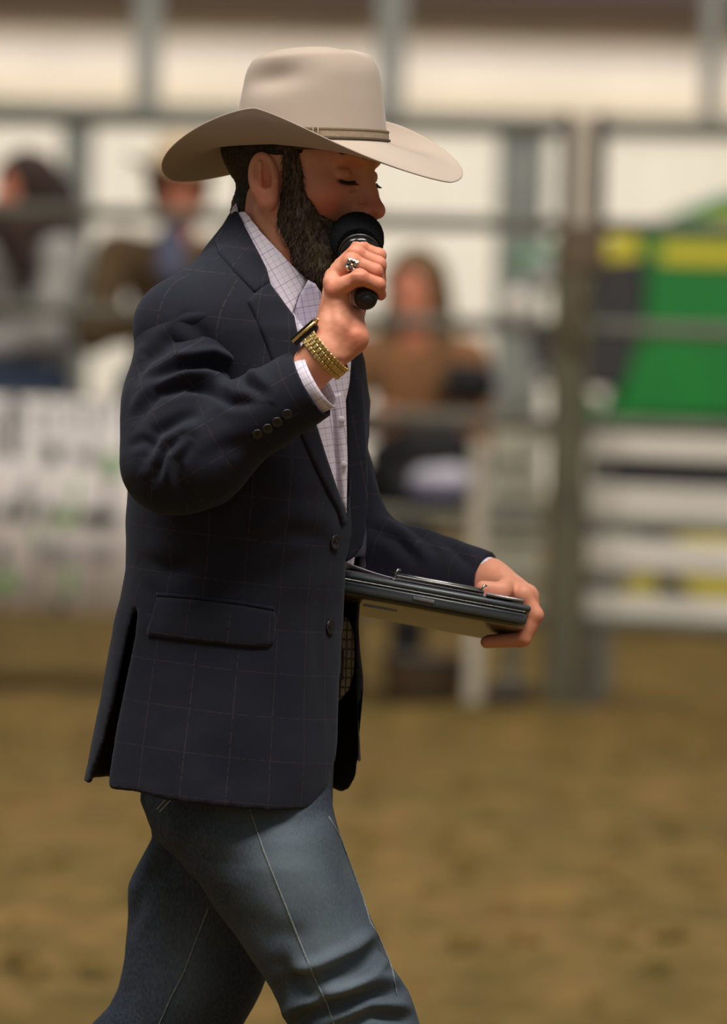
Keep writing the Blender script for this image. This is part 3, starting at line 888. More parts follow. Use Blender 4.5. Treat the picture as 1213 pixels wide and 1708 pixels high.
def ear_sdf(L, s):
    R = Matrix.Rotation(math.radians(-14), 3, 'Y') @ Matrix.Rotation(s * math.radians(-24), 3, 'Z')
    c = (-.006, s * .0815, -.012)
    e = ell(L, c, (.0195, .0095, .0330), R)
    e = smin(e, ell(L, (.000, s * .078, -.038), (.0100, .0065, .0110)), .008)
    e = smax(e, -ell(L, (-.004, s * .0895, -.004), (.0115, .0085, .0215), R), .003)
    e = smax(e, -ell(L, (.002, s * .086, -.016), (.0075, .0090, .0085), R), .003)
    e = smin(e, rcone(L, (-.010, s * .0865, .006), (-.008, s * .0860, -.020), .0030, .0034), .003)
    e = smin(e, ell(L, (.0095, s * .0800, -.016), (.0045, .0040, .0065)), .003)
    return e
f = face_sdf(L)
f = smin(f, ear_sdf(L, -1), .005); f = smin(f, ear_sdf(L, 1), .005)
NK0, NK1 = hl((-.030, 0, -.055)), W(452, 500, .012)
f = smin(f, rcone(G, NK0, NK1, .060, .058), .022)
f = smin(f, rcone(G, hl((-.01, -.06, -.05)), W(500, 500, -.045), .012, .012), .02)
hh = lambda G: [(hat_R[0, i] * (G[0] - HATC[0]) + hat_R[1, i] * (G[1] - HATC[1]) + hat_R[2, i] * (G[2] - HATC[2])) for i in range(3)]
HL = hh(G)
skullcap = np.maximum((np.sqrt((HL[0] / .093) ** 2 + (HL[1] / .074) ** 2) - 1) * .074, HL[2] - .075)
skullcap = np.where(HL[2] > -.004, skullcap, -1)
skullcap = np.maximum(skullcap, np.where(HL[2] > .02, (np.sqrt((HL[0] / .070) ** 2 + (HL[1] / .052) ** 2) - 1) * .05, -1))
f = np.maximum(f, skullcap).astype(np.float32)
V, Q = snets(f, o0, .0017)
head_V, head_Q = V, Q
def loc(V): return ((V - HC) @ HR) / HS
l = loc(V)
red = np.zeros(len(V)); stub = np.zeros(len(V))
def blob(l, c, r): return np.exp(-(((l - np.array(c)) / np.array(r)) ** 2).sum(1))
for s in (-1, 1):
    red += .85 * blob(l, (.068, s * .048, -.034), (.026, .022, .024)) + .55 * blob(l, (-.004, s * .083, -.024), (.02, .02, .024))
red += .75 * blob(l, (.112, 0, -.040), (.016, .02, .018)) + .4 * blob(l, (.097, 0, -.071), (.01, .02, .01))
red += .28 * (l[:, 2] < -.10)
stub += .8 * blob(l, (.088, 0, -.112), (.03, .05, .03))
skin_parts = [(V, Q, red, stub)]
LG, _, lo_ = None, None, None

# ---- hair: close-cropped cap under the hat and down the nape
fh = smax(ell(L, (-.014, 0, .046), (.1025, .0805, .096)) , L[2] * 0 + (-(L[2] + .062 + .0 * L[0])), .006)
cut = L[0] * .55 + (L[2] - .02) * -.20 - .012          # in front of the ears: face
side = np.maximum(L[0] - .050, -(L[2] - .018))
fh = np.maximum(fh, np.minimum(np.maximum(L[0] + .028, -10), side))
nape = np.maximum(rcone(G, NK0, NK1, .0628, .0608), np.maximum(L[0] + .046, np.maximum(-(L[2] + .084), L[2] - .02)))
fh = smin(fh, nape, .012)
sb = np.maximum(f - .0028, np.maximum(np.abs(L[0] - .020 + .1 * L[2]) - .013, np.maximum(L[2] - .040, -(L[2] + .050))))
sb = np.maximum(sb, .05 - np.abs(L[1]))
fh = np.maximum(fh, HL[2] + .002)
V, Q = snets(fh, o0, .0017)
V = V + normals(V, Q) * (vnoise(V * np.array([500, 500, 260])) * .0009)[:, None]
hair = link('hair', npmesh('hair', V, Q), M['hair'], man)

# ---- full beard and moustache: a thick shell grown off the jaw, then strands
def beard_region(l):
    """>0 inside the beard, metres"""
    x, y, z = l[..., 0], np.abs(l[..., 1]), l[..., 2]
    jaw = -.030 - .46 * np.clip(x - .018, 0, 1) * 1.15
    topline = np.where(x > .018, np.minimum(-.018 - 1.1 * (x - .018), -.0) , .02)
    topline = np.interp(x, [-.02, .008, .030, .046, .062, .080, .090, .104, .13], [-.030, .040, .038, -.024, -.050, -.060, -.060, -.0545, -.054])
    back = x - (.014 - .10 * (z + .02) * (z < -.02) * -1.0)
    up = topline - z
    lower = z + .118 + .35 * (.085 - np.clip(x, 0, .085))*-.55
    neck = (x - .000) * .9 + (z + .105) * 1.1 + .02
    return np.minimum(np.minimum(up, back * 1.0), np.maximum(neck, -1))
LL = np.stack(np.broadcast_arrays(*L), -1)
reg = beard_region(LL)
dist_back = LL[..., 0]
th = .0035 + .0165 * np.clip(reg / .035, 0, 1) ** .9 * np.clip((LL[..., 0] - .005) / .06, 0, 1) * (1 - .75 * np.clip((LL[..., 0] - .078) / .025, 0, 1)) + .006 * np.clip((-LL[..., 2] - .085) / .03, 0, 1)
lipcut = ((LL[..., 0] - .104) / .016) ** 2 + (LL[..., 1] / .019) ** 2 + ((LL[..., 2] + .0745) / .0065) ** 2 - 1
fb = np.maximum(face_sdf(L) - th, -reg)
fb = np.maximum(fb, -lipcut * .006)
V, Q = snets(fb.astype(np.float32), o0, .0017)
N = normals(V, Q)
V = relax(V, Q, 4); N = normals(V, Q)
l = loc(V)
V = V + N * ((vnoise(l * np.array([300, 300, 110])) * .0016 + vnoise(l * np.array([90, 90, 50]), 3) * .0018)[:, None])
beard = link('beard', npmesh('beard', V, Q), M['beard'], man)
def strands(name, V, N, n, ln, dirf, m, parent, wd=.0004):
    idx = rng.integers(0, len(V), n)
    P = V[idx]; NN = N[idx]; D = dirf(P, NN)
    D /= np.linalg.norm(D, axis=1)[:, None] + 1e-9
    lg = ln * rng.uniform(.5, 1.2, n)[:, None]
    s = np.cross(D, rng.normal(size=(n, 3))); s /= np.linalg.norm(s, axis=1)[:, None]
    mid = P + D * lg * .55 + NN * lg * .06
    tip = P + D * lg - np.array([0, 0, .12]) * lg
    VV = np.stack([P - s * wd, P + s * wd, mid + s * wd * .8, mid - s * wd * .8, tip], 1).reshape(-1, 3)
    b = np.arange(n)[:, None] * 5
    q = np.concatenate([b + np.array([0, 1, 2, 3]), b + np.array([3, 2, 4, 4])], 0)
    F = [tuple(r[:4]) for r in (b + np.array([0, 1, 2, 3])).tolist()] + [tuple(r) for r in (b + np.array([3, 2, 4])).tolist()]
    me = pymesh(name, VV, F)
    o = link(name, me, m, parent); o['kind'] = 'stuff'
    return o
dn = HR @ np.array([.25, 0, -1.0])
strands('beard_strands', V, N, 10000, .0075, lambda p, n: n * .55 + dn * .8 + rng.normal(size=p.shape) * .22, M['beard'], beard)
# eyebrows and eyelashes
for s in (-1, 1):
    eb = MB()
    for k in range(90):
        t = k / 89; a = rng.uniform(0, 1)
        p = np.array([.0985 - .014 * t ** 2, s * (.014 + .034 * t), .0235 + .006 * math.sin(t * 2.4) + rng.uniform(-.003, .003)])
        q = p + np.array([-.001, s * .008, .003 - .004 * t])
        eb.tube([hl(p), hl((p + q) / 2 + [.0012, 0, 0]), hl(q)], [.0006, .0005, .0002], 3)
    eb.build('eyebrow', M['hair'], man)
    el = MB()
    for k in range(26):
        t = k / 25
        p = np.array([.0895 - .0075 * t, s * (.021 + .024 * t), -.0055 - .0015 * math.sin(t * PI)])
        q = p + np.array([.0085 - .004 * t, s * (.001 + .006 * t), -.0050])
        el.tube([hl(p), hl((p + q) / 2 + [.0, 0, -.0012]), hl(q)], [.0005, .0004, .0002], 3)
    el.build('eyelashes', M['hair'], man)

# ---- cowboy hat
def hat(p): return HATC + hat_R @ np.asarray(p, float)
def brim_z(t, s):
    """t=0 front, s 0..1 from the crown to the edge"""
    sd = np.abs(np.sin(t)); fr = np.clip(np.cos(t), 0, 1); bk = np.clip(-np.cos(t), 0, 1)
    up = .037 * sd ** 1.35 * s ** 1.7
    dn = -.051 * fr ** 1.35 * s ** 1.25 + .014 * np.sin(t) * fr ** .8 * s ** 1.2 - .050 * bk ** 1.1 * s ** 1.2 - .018 * np.sin(t) * bk ** .8 * s ** 1.2
    return up + dn - .012 * s * sd ** 2 * (1 - s) * 4
def crown_r(t, k):
    """radius of the crown at height fraction k"""
    a, b = .1035, .0840
    r = 1 / np.sqrt((np.cos(t) / a) ** 2 + (np.sin(t) / b) ** 2)
    taper = 1 - .135 * k ** 1.15 - .085 * np.clip((k - .72) / .28, 0, 1) ** 2.2
    return r * taper
NT_, NS_ = 160, 26
CHT = .110
def brim_pt(t, s, dz=0.0):
    a0, b0 = .1035, .0840
    r0 = 1 / math.sqrt((math.cos(t) / a0) ** 2 + (math.sin(t) / b0) ** 2)
    a1 = .207 if math.cos(t) > 0 else .203
    b1 = .163
    r1 = 1 / math.sqrt((math.cos(t) / a1) ** 2 + (math.sin(t) / b1) ** 2)
    r = r0 + (r1 - r0) * s
    # the sides roll in
    z = float(brim_z(t, s)) + dz
    y = r * math.sin(t); x = r * math.cos(t)
    y *= 1 - .07 * s ** 3 * abs(math.sin(t))
    return (x, y, z)
ts = [2 * PI * i / NT_ for i in range(NT_)]
rings = []
for k in range(NS_, -1, -1):
    s = k / NS_; rings.append([brim_pt(t, s, -.0014) for t in ts])       # underside, edge -> crown
under = rings
top = [[brim_pt(t, k / NS_, .0016) for t in ts] for k in range(0, NS_ + 1)]
edge = [[tuple(np.array(brim_pt(t, 1.0, 0)) * [1.006, 1.006, 1]) for t in ts]]
V, F = loft(under[::-1][::-1])
R_all = under[::-1] + edge + top[::-1]           # crown->edge (under), edge, edge->crown (top)
# crown wall and top
crown = []
KN = 22
for k in range(1, KN + 1):
    q = k / KN
    crown.append([None] * NT_)
    for j, t in enumerate(ts):
        r = float(crown_r(t, q)); z = .0016 + q * CHT
        z += q ** 3 * (.004 * math.cos(t))
        crown[-1][j] = (r * math.cos(t), r * math.sin(t), z)
topc = []
TN = 16
for k in range(1, TN + 1):
    q = k / TN
    row = []
    for j, t in enumerate(ts):
        r = float(crown_r(t, 1)) * (1 - q); x, y = r * math.cos(t), r * math.sin(t)
        z = .0016 + CHT + .004 * math.cos(t) * (1 - q)
        z += .011 * math.sin(min(1, q * 2.2) * PI / 2)
        row.append((x, y, z))
    topc.append(row)
def crease(p):
    x, y, z = p
    zt = .0016 + CHT
    hi = max(0, min(1, (z - .055) / .06))
    g = math.exp(-(y / .017) ** 2) * (1 / (1 + math.exp((abs(x + .006) - .066) / .008)))
    z2 = z - .028 * g * max(0, min(1, (z - zt + .012) / .016))
    for s in (-1, 1):     # side dents
        d = math.exp(-(((x + .022) / .048) ** 2 + ((z - .084 - .08 * (x + .03)) / .019) ** 2)) 
        if y * s > 0:
            y -= s * .0135 * d * min(1, abs(y) / .03)
            z2 -= .004 * d
    fr = math.exp(-((x - .085) / .03) ** 2 - (y / .05) ** 2)
    return (x - .004 * fr * hi, y, z2)
wall_ = [[crease(p) for p in r] for r in crown + topc]
R_all = R_all + wall_
V, F = loft(R_all)
F.append(tuple(len(R_all) * NT_ - NT_ + j for j in range(NT_)))
V = [hat(p) for p in V]
hm = pymesh('hat', V, F)
hato = link('cowboy_hat', hm, M['felt'], man)
def bake_smooth(o, lv=1):
    md = o.modifiers.new('s', 'SUBSURF'); md.levels = md.render_levels = lv
bake_smooth(hato)
def ring_band(name, z0, z1, out, th, m, parent):
    rr = []
    for (zz, oo) in ((z0, 0), (z0, out + th), (z1, out + th), (z1, 0)):
        k = zz / CHT
        rr.append([hat(crease(((float(crown_r(t, k)) + oo) * math.cos(t), (float(crown_r(t, k)) + oo) * math.sin(t), zz))) for t in ts])
    rr.append(rr[0])
    V, F = loft(rr)
    return link(name, pymesh(name, V, F), m, parent, False)
band_m = plain('felt_hat_band', (150, 130, 108), .85, scale=200)
ring_band('hat_band', .0030, .0165, .0010, .0016, band_m, hato)
ring_band('hat_cord', .0030, .0052, .0026, .0018, plain('hat_cord_dark', (92, 74, 56), .8, scale=300), hato)
ring_band('hat_cord', .0142, .0160, .0026, .0010, plain('hat_cord_light', (120, 100, 78), .8, scale=300), hato)
bk = MB()
bp = [hat(crease(((float(crown_r(t, .08)) + .0045) * math.cos(t), (float(crown_r(t, .08)) + .0045) * math.sin(t), z))) for t, z in
      ((-1.05, .004), (-.98, .004), (-.98, .016), (-1.05, .016), (-1.05, .004))]
bk.tube(bp, .0012, 6); bk.build('band_buckle', band_m, hato, True)
sw = MB()
rr = []
for zz, oo in ((-.012, -.004), (.030, -.004), (.030, -.008), (-.012, -.008)):
    rr.append([hat(((float(crown_r(t, 0)) + oo) * math.cos(t), (float(crown_r(t, 0)) + oo) * math.sin(t), zz)) for t in ts])
rr.append(rr[0]); V, F = loft(rr)
link('sweatband', pymesh('sweatband', V, F), M['boot'], hato)

# ================================================================== jacket
TY = math.radians(25)
tab = [  # py, left, right, lateral half width, depth
    (452, 362, 500, .080, .010), (470, 335, 530, .115, .008), (500, 300, 560, .150, .0), (545, 262, 588, .178, 0), (600, 240, 600, .192, 0), (700, 228, 612, .195, 0),
    (800, 222, 614, .190, 0), (880, 221, 610, .182, 0), (950, 221, 600, .178, 0), (1000, 211, 594, .182, 0), (1040, 199, 592, .188, 0),
    (1100, 190, 595, .195, 0), (1160, 181, 598, .200, 0), (1230, 168, 600, .205, 0), (1300, 154, 600, .208, 0), (1360, 146, 598, .210, 0)]
T = rows(tab, 0, TY)
T[1] = T[1]
G, o0 = grid(W(140, 1350, 0) + [0, -.27, -.01], W(625, 345, 0) + [0, .27, .01], .0029)
def torso_sdf(G):
    f = slab(G, T[0], T[1], T[2], T[3], T[4], TY, 2.35)
    f = np.maximum(f, G[2] - W(470, 446, 0)[2])
    a = W(440, 462, .01)
    f = smin(f, rcone(G, a, W(311, 547, -.160), .064, .0670), .035)
    f = smin(f, rcone(G, a, W(500, 528, .170), .070, .070), .035)
    f = smin(f, rcone(G, W(434, 482, .012), W(458, 396, .012), .088, .066), .025)
    return f
fT = torso_sdf(G).astype(np.float32)
inner = fT + .0075
fj = np.maximum(fT, -inner)
Xg, Yg, Zg = G
# neck hole + collar height (plane rising to the back)
colz = polysd(G, [(300, 300), (392, 352), (440, 450), (487, 527), (700, 560), (700, 200), (300, 200)], 0)
fj = np.maximum(fj, -np.maximum(colz, Yg - .30))
# front opening down to the button
vopen = polysd(G, [(487, 527), (497, 578), (522, 690), (547, 775), (577, 862), (583, 780), (581, 690), (585, 595), (592, 500), (600, 440), (520, 430)], 0)
fj = np.maximum(fj, -np.maximum(vopen, Yg - .07))
# cutaway quarters below the button
cutw = polysd(G, [(577, 930), (575, 1040), (568, 1130), (566, 1195), (564, 1225), (558, 1262), (548, 1298), (532, 1326), (510, 1350), (510, 1420), (760, 1420), (760, 930)], 0)
fj = smax(fj, -np.maximum(cutw, Yg - .020), .005)
# far front panel: rounded lower corner
far_in = polysd(G, [(440, 1500), (440, 1338), (553, 1322), (568, 1329), (584, 1322), (594, 1300), (598, 1270), (640, 1270), (640, 1500)], .08)
fj = smax(fj, -np.maximum(far_in, -(Yg - .022)), .005)
# hem: cloth ends on a slanted line
hem = polysd(G, [(0, 1288), (152, 1297), (182, 1302), (240, 1306), (330, 1326), (440, 1336), (480, 1337), (700, 1337), (700, 1600), (0, 1600)], 0)
fj = np.maximum(fj, -np.maximum(hem, Yg - .02))
hem2 = polysd(G, [(0, 1296), (152, 1297), (300, 1318), (480, 1338), (700, 1338), (700, 1600), (0, 1600)], 0)
fj = np.maximum(fj, -hem2)
# side vent
vent = polysd(G, [(229, 1012), (222, 1030), (207, 1100), (192, 1170), (174, 1240), (156, 1292), (150, 1330), (184, 1330), (183, 1298), (197, 1210), (213, 1130), (228, 1050), (232, 1016)], -.08)
fj = smax(fj, -np.maximum(vent, Yg + .02), .006).astype(np.float32)
V, Q = snets(fj, o0, .0029)
N = normals(V, Q)
V = relax(V, Q, 7); N = normals(V, Q)
V = V + N * (vnoise(V * 14, 5) * .0022 + vnoise(V * 34, 6) * .0008)[:, None]
jf = [([(300, 520), (340, 560), (355, 620)], 14, .004, 1), ([(262, 995), (300, 940), (360, 905)], 26, .003, 0),
      ([(560, 900), (480, 890), (380, 925)], 18, .0045, 1), ([(556, 915), (470, 945), (400, 990)], 22, .0035, -1),
      ([(230, 930), (280, 950), (330, 945)], 14, .0035, 0), ([(228, 960), (260, 1000), (270, 1050)], 12, .003, 1),
      ([(330, 1080), (322, 1180), (330, 1300)], 26, .0030, 0), ([(440, 1090), (455, 1200), (445, 1320)], 26, .0025, 0),
      ([(380, 900), (420, 860), (470, 830)], 18, .004, 0), ([(545, 960), (530, 1050), (540, 1200)], 12, .0016, 0)]
V = strokes(V, N, jf)
jac_V, jac_Q = V, Q
def torso_cuv(V):
    c = W(410, 800, 0)
    x, y = V[:, 0] - (c[0] + (V[:, 2] - 1.1) * .06), V[:, 1]
    u = np.arctan2(y, x + 1e-6); u = np.where(u > PI / 2, u - 2 * PI, u)
    return np.stack([u * .165, V[:, 2] + V[:, 0] * .09, V[:, 1] * 0], 1)
me = npmesh('jacket', V, Q); attr(me, 'cuv', torso_cuv(V))
jacket = link('jacket', me, M['jacket'], man)
me.materials.append(M['lining'])
fcn = (V[Q[:, 0]] + V[Q[:, 2]]) / 2; fnn = (N[Q[:, 0]] + N[Q[:, 2]]) / 2
ctr_ = np.stack([np.interp(fcn[:, 2], T[0], T[1]), np.interp(fcn[:, 2], T[0], T[2])], 1)
od = fcn[:, :2] - ctr_; od /= np.linalg.norm(od, axis=1)[:, None]
mi_ = ((fnn[:, :2] * od).sum(1) < -.35) & (fcn[:, 2] < W(0, 900, 0)[2])
me.polygons.foreach_set('material_index', mi_.astype(np.int32))
jb = bvh_of(V, Q)
Vf, Qf = snets(fT, o0, .0029); Vf = relax(Vf, Qf, 3); Vf = Vf + normals(Vf, Qf) * (vnoise(Vf * 14, 5) * .0022 + vnoise(Vf * 34, 6) * .0008)[:, None]
jfull = bvh_of(Vf, Qf)

# ---- sleeves
def sleeve(name, S, E, Wr, rs, re, rw, h, folds, parent, hollow=.17, kk=.05, mid=None, uoff=0.0, ms=None):
    S, E, Wr = map(np.array, (S, E, Wr))
    ax = (Wr - E) / np.linalg.norm(Wr - E)
    P = np.stack([S, E, Wr]); r = max(rs, re, rw) + .03
    G, o = grid(P.min(0) - r, P.max(0) + r, h)
    f = rcone(G, S, E, rs, re)
    f2 = rcone(G, E, Wr + ax * .03, re * 1.02, rw)
    f = smin(f, f2, kk)
    if mid is not None:
        for c, r_ in mid: f = smin(f, rcone(G, c, c + np.array([0, 0, .001]), r_, r_), .04)
    X, Y, Z = G
    t = (X - Wr[0]) * ax[0] + (Y - Wr[1]) * ax[1] + (Z - Wr[2]) * ax[2]
    core = rcone(G, Wr - ax * hollow, Wr + ax * .06, rw - .006, rw - .006)
    f = np.maximum(f, -core)
    f = np.maximum(f, t).astype(np.float32)
    V, Q = snets(f, o, h); N = normals(V, Q)
    V = V + N * (vnoise(V * 18, 9) * .0022 + vnoise(V * 45, 4) * .0010)[:, None]
    V = strokes(V, N, folds)
    d1, L1 = (E - S) / np.linalg.norm(E - S), np.linalg.norm(E - S)
    a1 = (V - S) @ d1; a2 = (V - E) @ ax
    fore = np.clip(a2 / .05 + .5, 0, 1)
    b1 = np.cross(d1, [0, 1, 0]); b1 /= np.linalg.norm(b1); b2 = np.cross(ax, [0, 1, 0]); b2 /= np.linalg.norm(b2)
    u1 = (V - S) @ b1; u2 = (V - E) @ b2
    uu = np.where(fore > .5, u2, u1) + uoff; vv = np.where(fore > .5, L1 + a2, a1)
    me = npmesh(name, V, Q); attr(me, 'cuv', np.stack([uu, vv, uu * 0], 1))
    return link(name, me, M['jacket'], parent), V, Q, ax
sf = [([(250, 640), (300, 612), (350, 604), (400, 625), (440, 660)], 9, .0135, -1),
      ([(250, 668), (300, 648), (345, 640), (380, 652)], 9, .004, -1),
      ([(232, 700), (262, 655), (310, 640), (352, 650), (385, 672), (425, 672)], 9, .010, -1),
      ([(255, 590), (310, 555), (380, 545), (430, 560)], 12, .008, -1),
      ([(240, 770), (262, 722), (300, 700), (330, 690)], 10, .009, 1),
      ([(256, 805), (275, 755), (310, 720)], 8, .0075, 1), ([(300, 830), (298, 770), (318, 735)], 9, .006, -1),
      ([(220, 640), (250, 600), (280, 588)], 10, .004, -1), ([(330, 770), (380, 745), (430, 740)], 14, .0025, 0),
      ([(215, 745), (240, 735), (262, 745)], 8, .003, 0)]
RS = W(308, 553, -.158); RE = W(289, 770, -.225); RW_ = W(520, 640, -.262)
slv, slv_V, slv_Q, axR = sleeve('sleeve', RS, RE, RW_, .064, .059, .047, .0026, sf, jacket, kk=.035,
                                mid=[(W(284, 680, -.2), .054), (W(345, 772, -.24), .046)])
sb_ = bvh_of(slv_V, slv_Q)
sf2 = [([(640, 850), (690, 880), (735, 925)], 9, .005, 1), ([(690, 880), (740, 900), (790, 950)], 9, .004, -1), ([(615, 880), (660, 900), (700, 940)], 10, .004, 0)]
LS, LE, LW = W(490, 540, .165), W(592, 905, .225), W(812, 962, .125)
slv2, _, _, axL = sleeve('sleeve', LS, LE, LW, .062, .046, .0305, .003, sf2, jacket, hollow=.08, kk=.03)
# cuff lining seen in the open sleeve end
def tube_shell(name, c0, c1, r0, r1, th, m, parent, sq=1.0, n=48, rot=None, cuvs=None, wave=0.0):
    c0, c1 = np.array(c0), np.array(c1); ax = (c1 - c0) / np.linalg.norm(c1 - c0)
    u = np.cross(ax, [0, 1, 0]); u /= np.linalg.norm(u); v = np.cross(ax, u)
    K = 8; R_ = []; UV = []
    for side, tt in ((0, [i / K for i in range(K + 1)]), (1, [1 - i / K for i in range(K + 1)])):
        for t in tt:
            r = r0 + (r1 - r0) * t - side * th; row = []
            for k in range(n):
                a = 2 * PI * k / n
                rr = r * (1 + wave * math.sin(3 * a + 4 * t))
                row.append(c0 + (c1 - c0) * t + u * rr * math.cos(a) + v * rr * sq * math.sin(a)); UV.append((a * r0, t * np.linalg.norm(c1 - c0), 0))
            R_.append(row)
    V, F = loft(R_ + [R_[0]]); UV += UV[:n]
    F = [f[::-1] for f in F]
    me = pymesh(name, V, F); attr(me, 'cuv', np.array(UV)); return link(name, me, m, parent)

# ================================================================== shirt
G, o0 = grid(W(180, 1120, 0) + [0, -.25, 0], W(625, 380, 0) + [0, .25, 0], .0045)
fs = slab(G, T[0], T[1], T[2], T[3] - .012, T[4] - .012, TY, 2.2)
fs = np.maximum(fs, G[2] - W(470, 450, 0)[2])
a = W(440, 470, .01)
fs = smin(fs, rcone(G, a, W(310, 545, -.15), .052, .045), .03)
fs = smin(fs, rcone(G, a, W(490, 545, .15), .052, .045), .03)
fs = smin(fs, rcone(G, W(440, 500, .008), NK0 * .3 + NK1 * .7, .078, .066), .02)
fs = np.maximum(fs, G[2] - W(470, 468, 0)[2])
fs = np.maximum(fs, np.where(G[2] < W(0, 935, 0)[2], G[0] - W(552, 1000, 0)[0], -1))
fs = np.maximum(fs, W(400, 1000, 0)[2] - G[2])
V, Q = snets(fs.astype(np.float32), o0, .0045); N = normals(V, Q)
V = V + N * (vnoise(V * 22, 11) * .0016)[:, None]
me = npmesh('shirt', V, Q); attr(me, 'cuv', np.stack([V[:, 0] * .95 + V[:, 2] * .16, V[:, 2] - V[:, 0] * .16, V[:, 0]], 1))
shirt = link('shirt', me, M['shirt'], man)
shb = bvh_of(V, Q)
# collar stand + leaves: a cone of cloth round the neck, cut to the collar's outline
hc = hl((-.03, 0, -.055))
G, o0 = grid(W(360, 590, 0) + [0, -.14, 0], W(600, 330, 0) + [0, .14, 0], .0020)
c0, c1 = W(452, 540, -.004), W(461, 374, .006)
cone_ = rcone(G, c0, c1, .094, .0615)
sc_ = np.maximum(cone_, -(cone_ + .0032))
leaf = polysd(G, [(392, 300), (398, 353), (411, 352), (436, 384), (461, 411), (490, 443), (517, 466), (501, 493), (488, 528), (470, 560), (380, 560), (380, 300)], 0)
near = np.maximum(sc_, np.maximum(leaf, G[1] - .015))
back = np.maximum(sc_, np.maximum(polysd(G, [(380, 330), (412, 352), (452, 388), (500, 420), (540, 455), (540, 560), (380, 560)], 0), -(G[1] - .005)))
fc = np.minimum(near, back)
V, Q = snets(fc.astype(np.float32), o0, .0020)
V = relax(V, Q, 5)
me = npmesh('collar', V, Q)
# check follows the leaf's slanted edge
d = np.array([.56, -.83]); e = np.array([.83, .56])
px_, py_ = proj(V)
attr(me, 'cuv', np.stack([(px_ * .50 + py_ * .86) / 1280, (px_ * .86 - py_ * .50) / 1280, V[:, 0]], 1))
collar = link('collar', me, M['shirt'], shirt)
cb = bvh_of(*snets(cone_.astype(np.float32), o0, .0020))
shcuv = lambda V: np.stack([V[:, 0] * .95 + V[:, 2] * .2, V[:, 2] - V[:, 0] * .2, V[:, 0]], 1)
def lay(name, poly, Y, th, m, parent, bulge=0.0, tilt=0.0, straight=False):
    """a free-hanging flap of cloth at depth Y with thickness, slightly bowed"""
    me_ = MB()
    from mathutils.geometry import delaunay_2d_cdt
    P = [np.array(p, float) for p in poly]; bd = []
    for i in range(len(P)):
        a, b = P[i], P[(i + 1) % len(P)]; n = max(1, int(np.hypot(*(b - a)) / 5))
        bd += [a + (b - a) * k / n for k in range(n)]
    x0, y0 = np.min(P, 0); x1, y1 = np.max(P, 0)
    inn = [(x, y) for x in np.arange(x0 + 3, x1, 6) for y in np.arange(y0 + 3, y1, 6)
           if inpoly(np.array(x), np.array(y), [tuple(p) for p in P]) and min(np.hypot(x - b[0], y - b[1]) for b in bd) > 3.5]
    vv, _, ff, *_ = delaunay_2d_cdt([Vector(q) for q in bd] + [Vector(q) for q in inn], [], [list(range(len(bd)))], 1, 1e-4)
    cx, cy = np.mean(P, 0)
    V = []
    for sgn in (0, 1):
        for v in vv:
            yy = Y + tilt * (v[0] - cx) / 1280 + bulge * ((v[0] - cx) / 30) ** 2 + sgn * th
            V.append(W(v[0], v[1], yy))
    n = len(vv); F = []
    for f in ff:
        f = list(f); a_, b_, c_ = V[f[0]], V[f[1]], V[f[2]]
        if np.cross(b_ - a_, c_ - a_)[1] > 0: f = f[::-1]
        F += [tuple(f), tuple(i + n for i in f[::-1])]
    ed = set()
    for f in F[::2]:
        for i in range(len(f)): ed.add((f[i], f[(i + 1) % len(f)]))
    for (a_, b_) in ed:
        if (b_, a_) not in ed: F.append((b_, a_, a_ + n, b_ + n))
    me = pymesh(name, V, F); attr(me, 'cuv', np.array(V)[:, [0, 2, 1]] if straight else shcuv(np.array(V)))
    return link(name, me, m, parent)
# front leaf of the collar, seen turned towards the camera, and the placket below it
front_m = make_shirt_mat('checked_shirt_shadow_weave', (196, 184, 206), (96, 80, 120))  # shirt cotton darkened; the front leaf's shade is put into its colour
lay('collar', [(514, 467), (526, 473), (536, 488), (537, 548), (520, 566), (499, 580), (487, 530), (500, 492)], -.088, .003, front_m, shirt, .0012, -.2)
lay('placket', [(497, 576), (515, 568), (536, 546), (560, 560), (586, 603), (583, 640), (577, 668), (578, 700), (580, 770), (578, 858), (562, 812), (540, 748), (520, 690)], -.070, .003, M['shirt'], shirt, .0006, .15)
lay('placket_fold', [(557, 658), (568, 655), (575, 700), (578, 770), (578, 852), (571, 838), (566, 760)], -.0745, .003, M['shirt'], shirt, .0)
for q in ((570, 700), (574, 775)):
    b = MB(); b.lathe(W(*q, -.079), (0, 1, 0), [(0, .0035), (.0008, .0045), (.0022, .0045)], 14); b.build('button', M['paper'], shirt, True)

# jacket trimmings, all real layers on the cloth below
jc = lambda V: torso_cuv(V) + np.array([.013, .021, 0])
drape('collar', [(397, 352), (386, 360), (372, 384), (360, 403), (366, 424), (392, 455), (424, 488), (449, 473), (443, 450), (420, 402)], jfull, .0035, M['jacket'], jacket, 4, cuv=jc)
lapel = drape('lapel', [(447, 472), (424, 490), (412, 503), (428, 535), (446, 580), (461, 622), (490, 700), (530, 790), (560, 850), (570, 878), (577, 866), (560, 815), (540, 755), (520, 690), (499, 578), (489, 529)], jfull, .0035, M['jacket'], jacket, 4, cuv=jc)
lay('lapel', [(586, 596), (594, 612), (603, 640), (607, 690), (611, 760), (614, 830), (611, 880), (604, 912), (590, 930), (577, 938), (576, 868), (579, 780), (577, 700), (575, 655), (584, 625)], -.055, .006, M['jacket'], jacket, .0, .25)
flap = drape('pocket_flap', [(264, 996), (330, 1001), (400, 1010), (456, 1020), (460, 1032), (455, 1070), (447, 1079), (420, 1080), (330, 1071), (248, 1061), (247, 1052)], jb, .0042, M['jacket'], jacket, 4, puff=.002, cuv=jc)
drape('pocket_welt', [(262, 988), (330, 993), (400, 1002), (457, 1012), (457, 1019), (400, 1009), (330, 1000), (262, 995)], jb, .0022, M['jacket'], jacket, 3, cuv=jc)
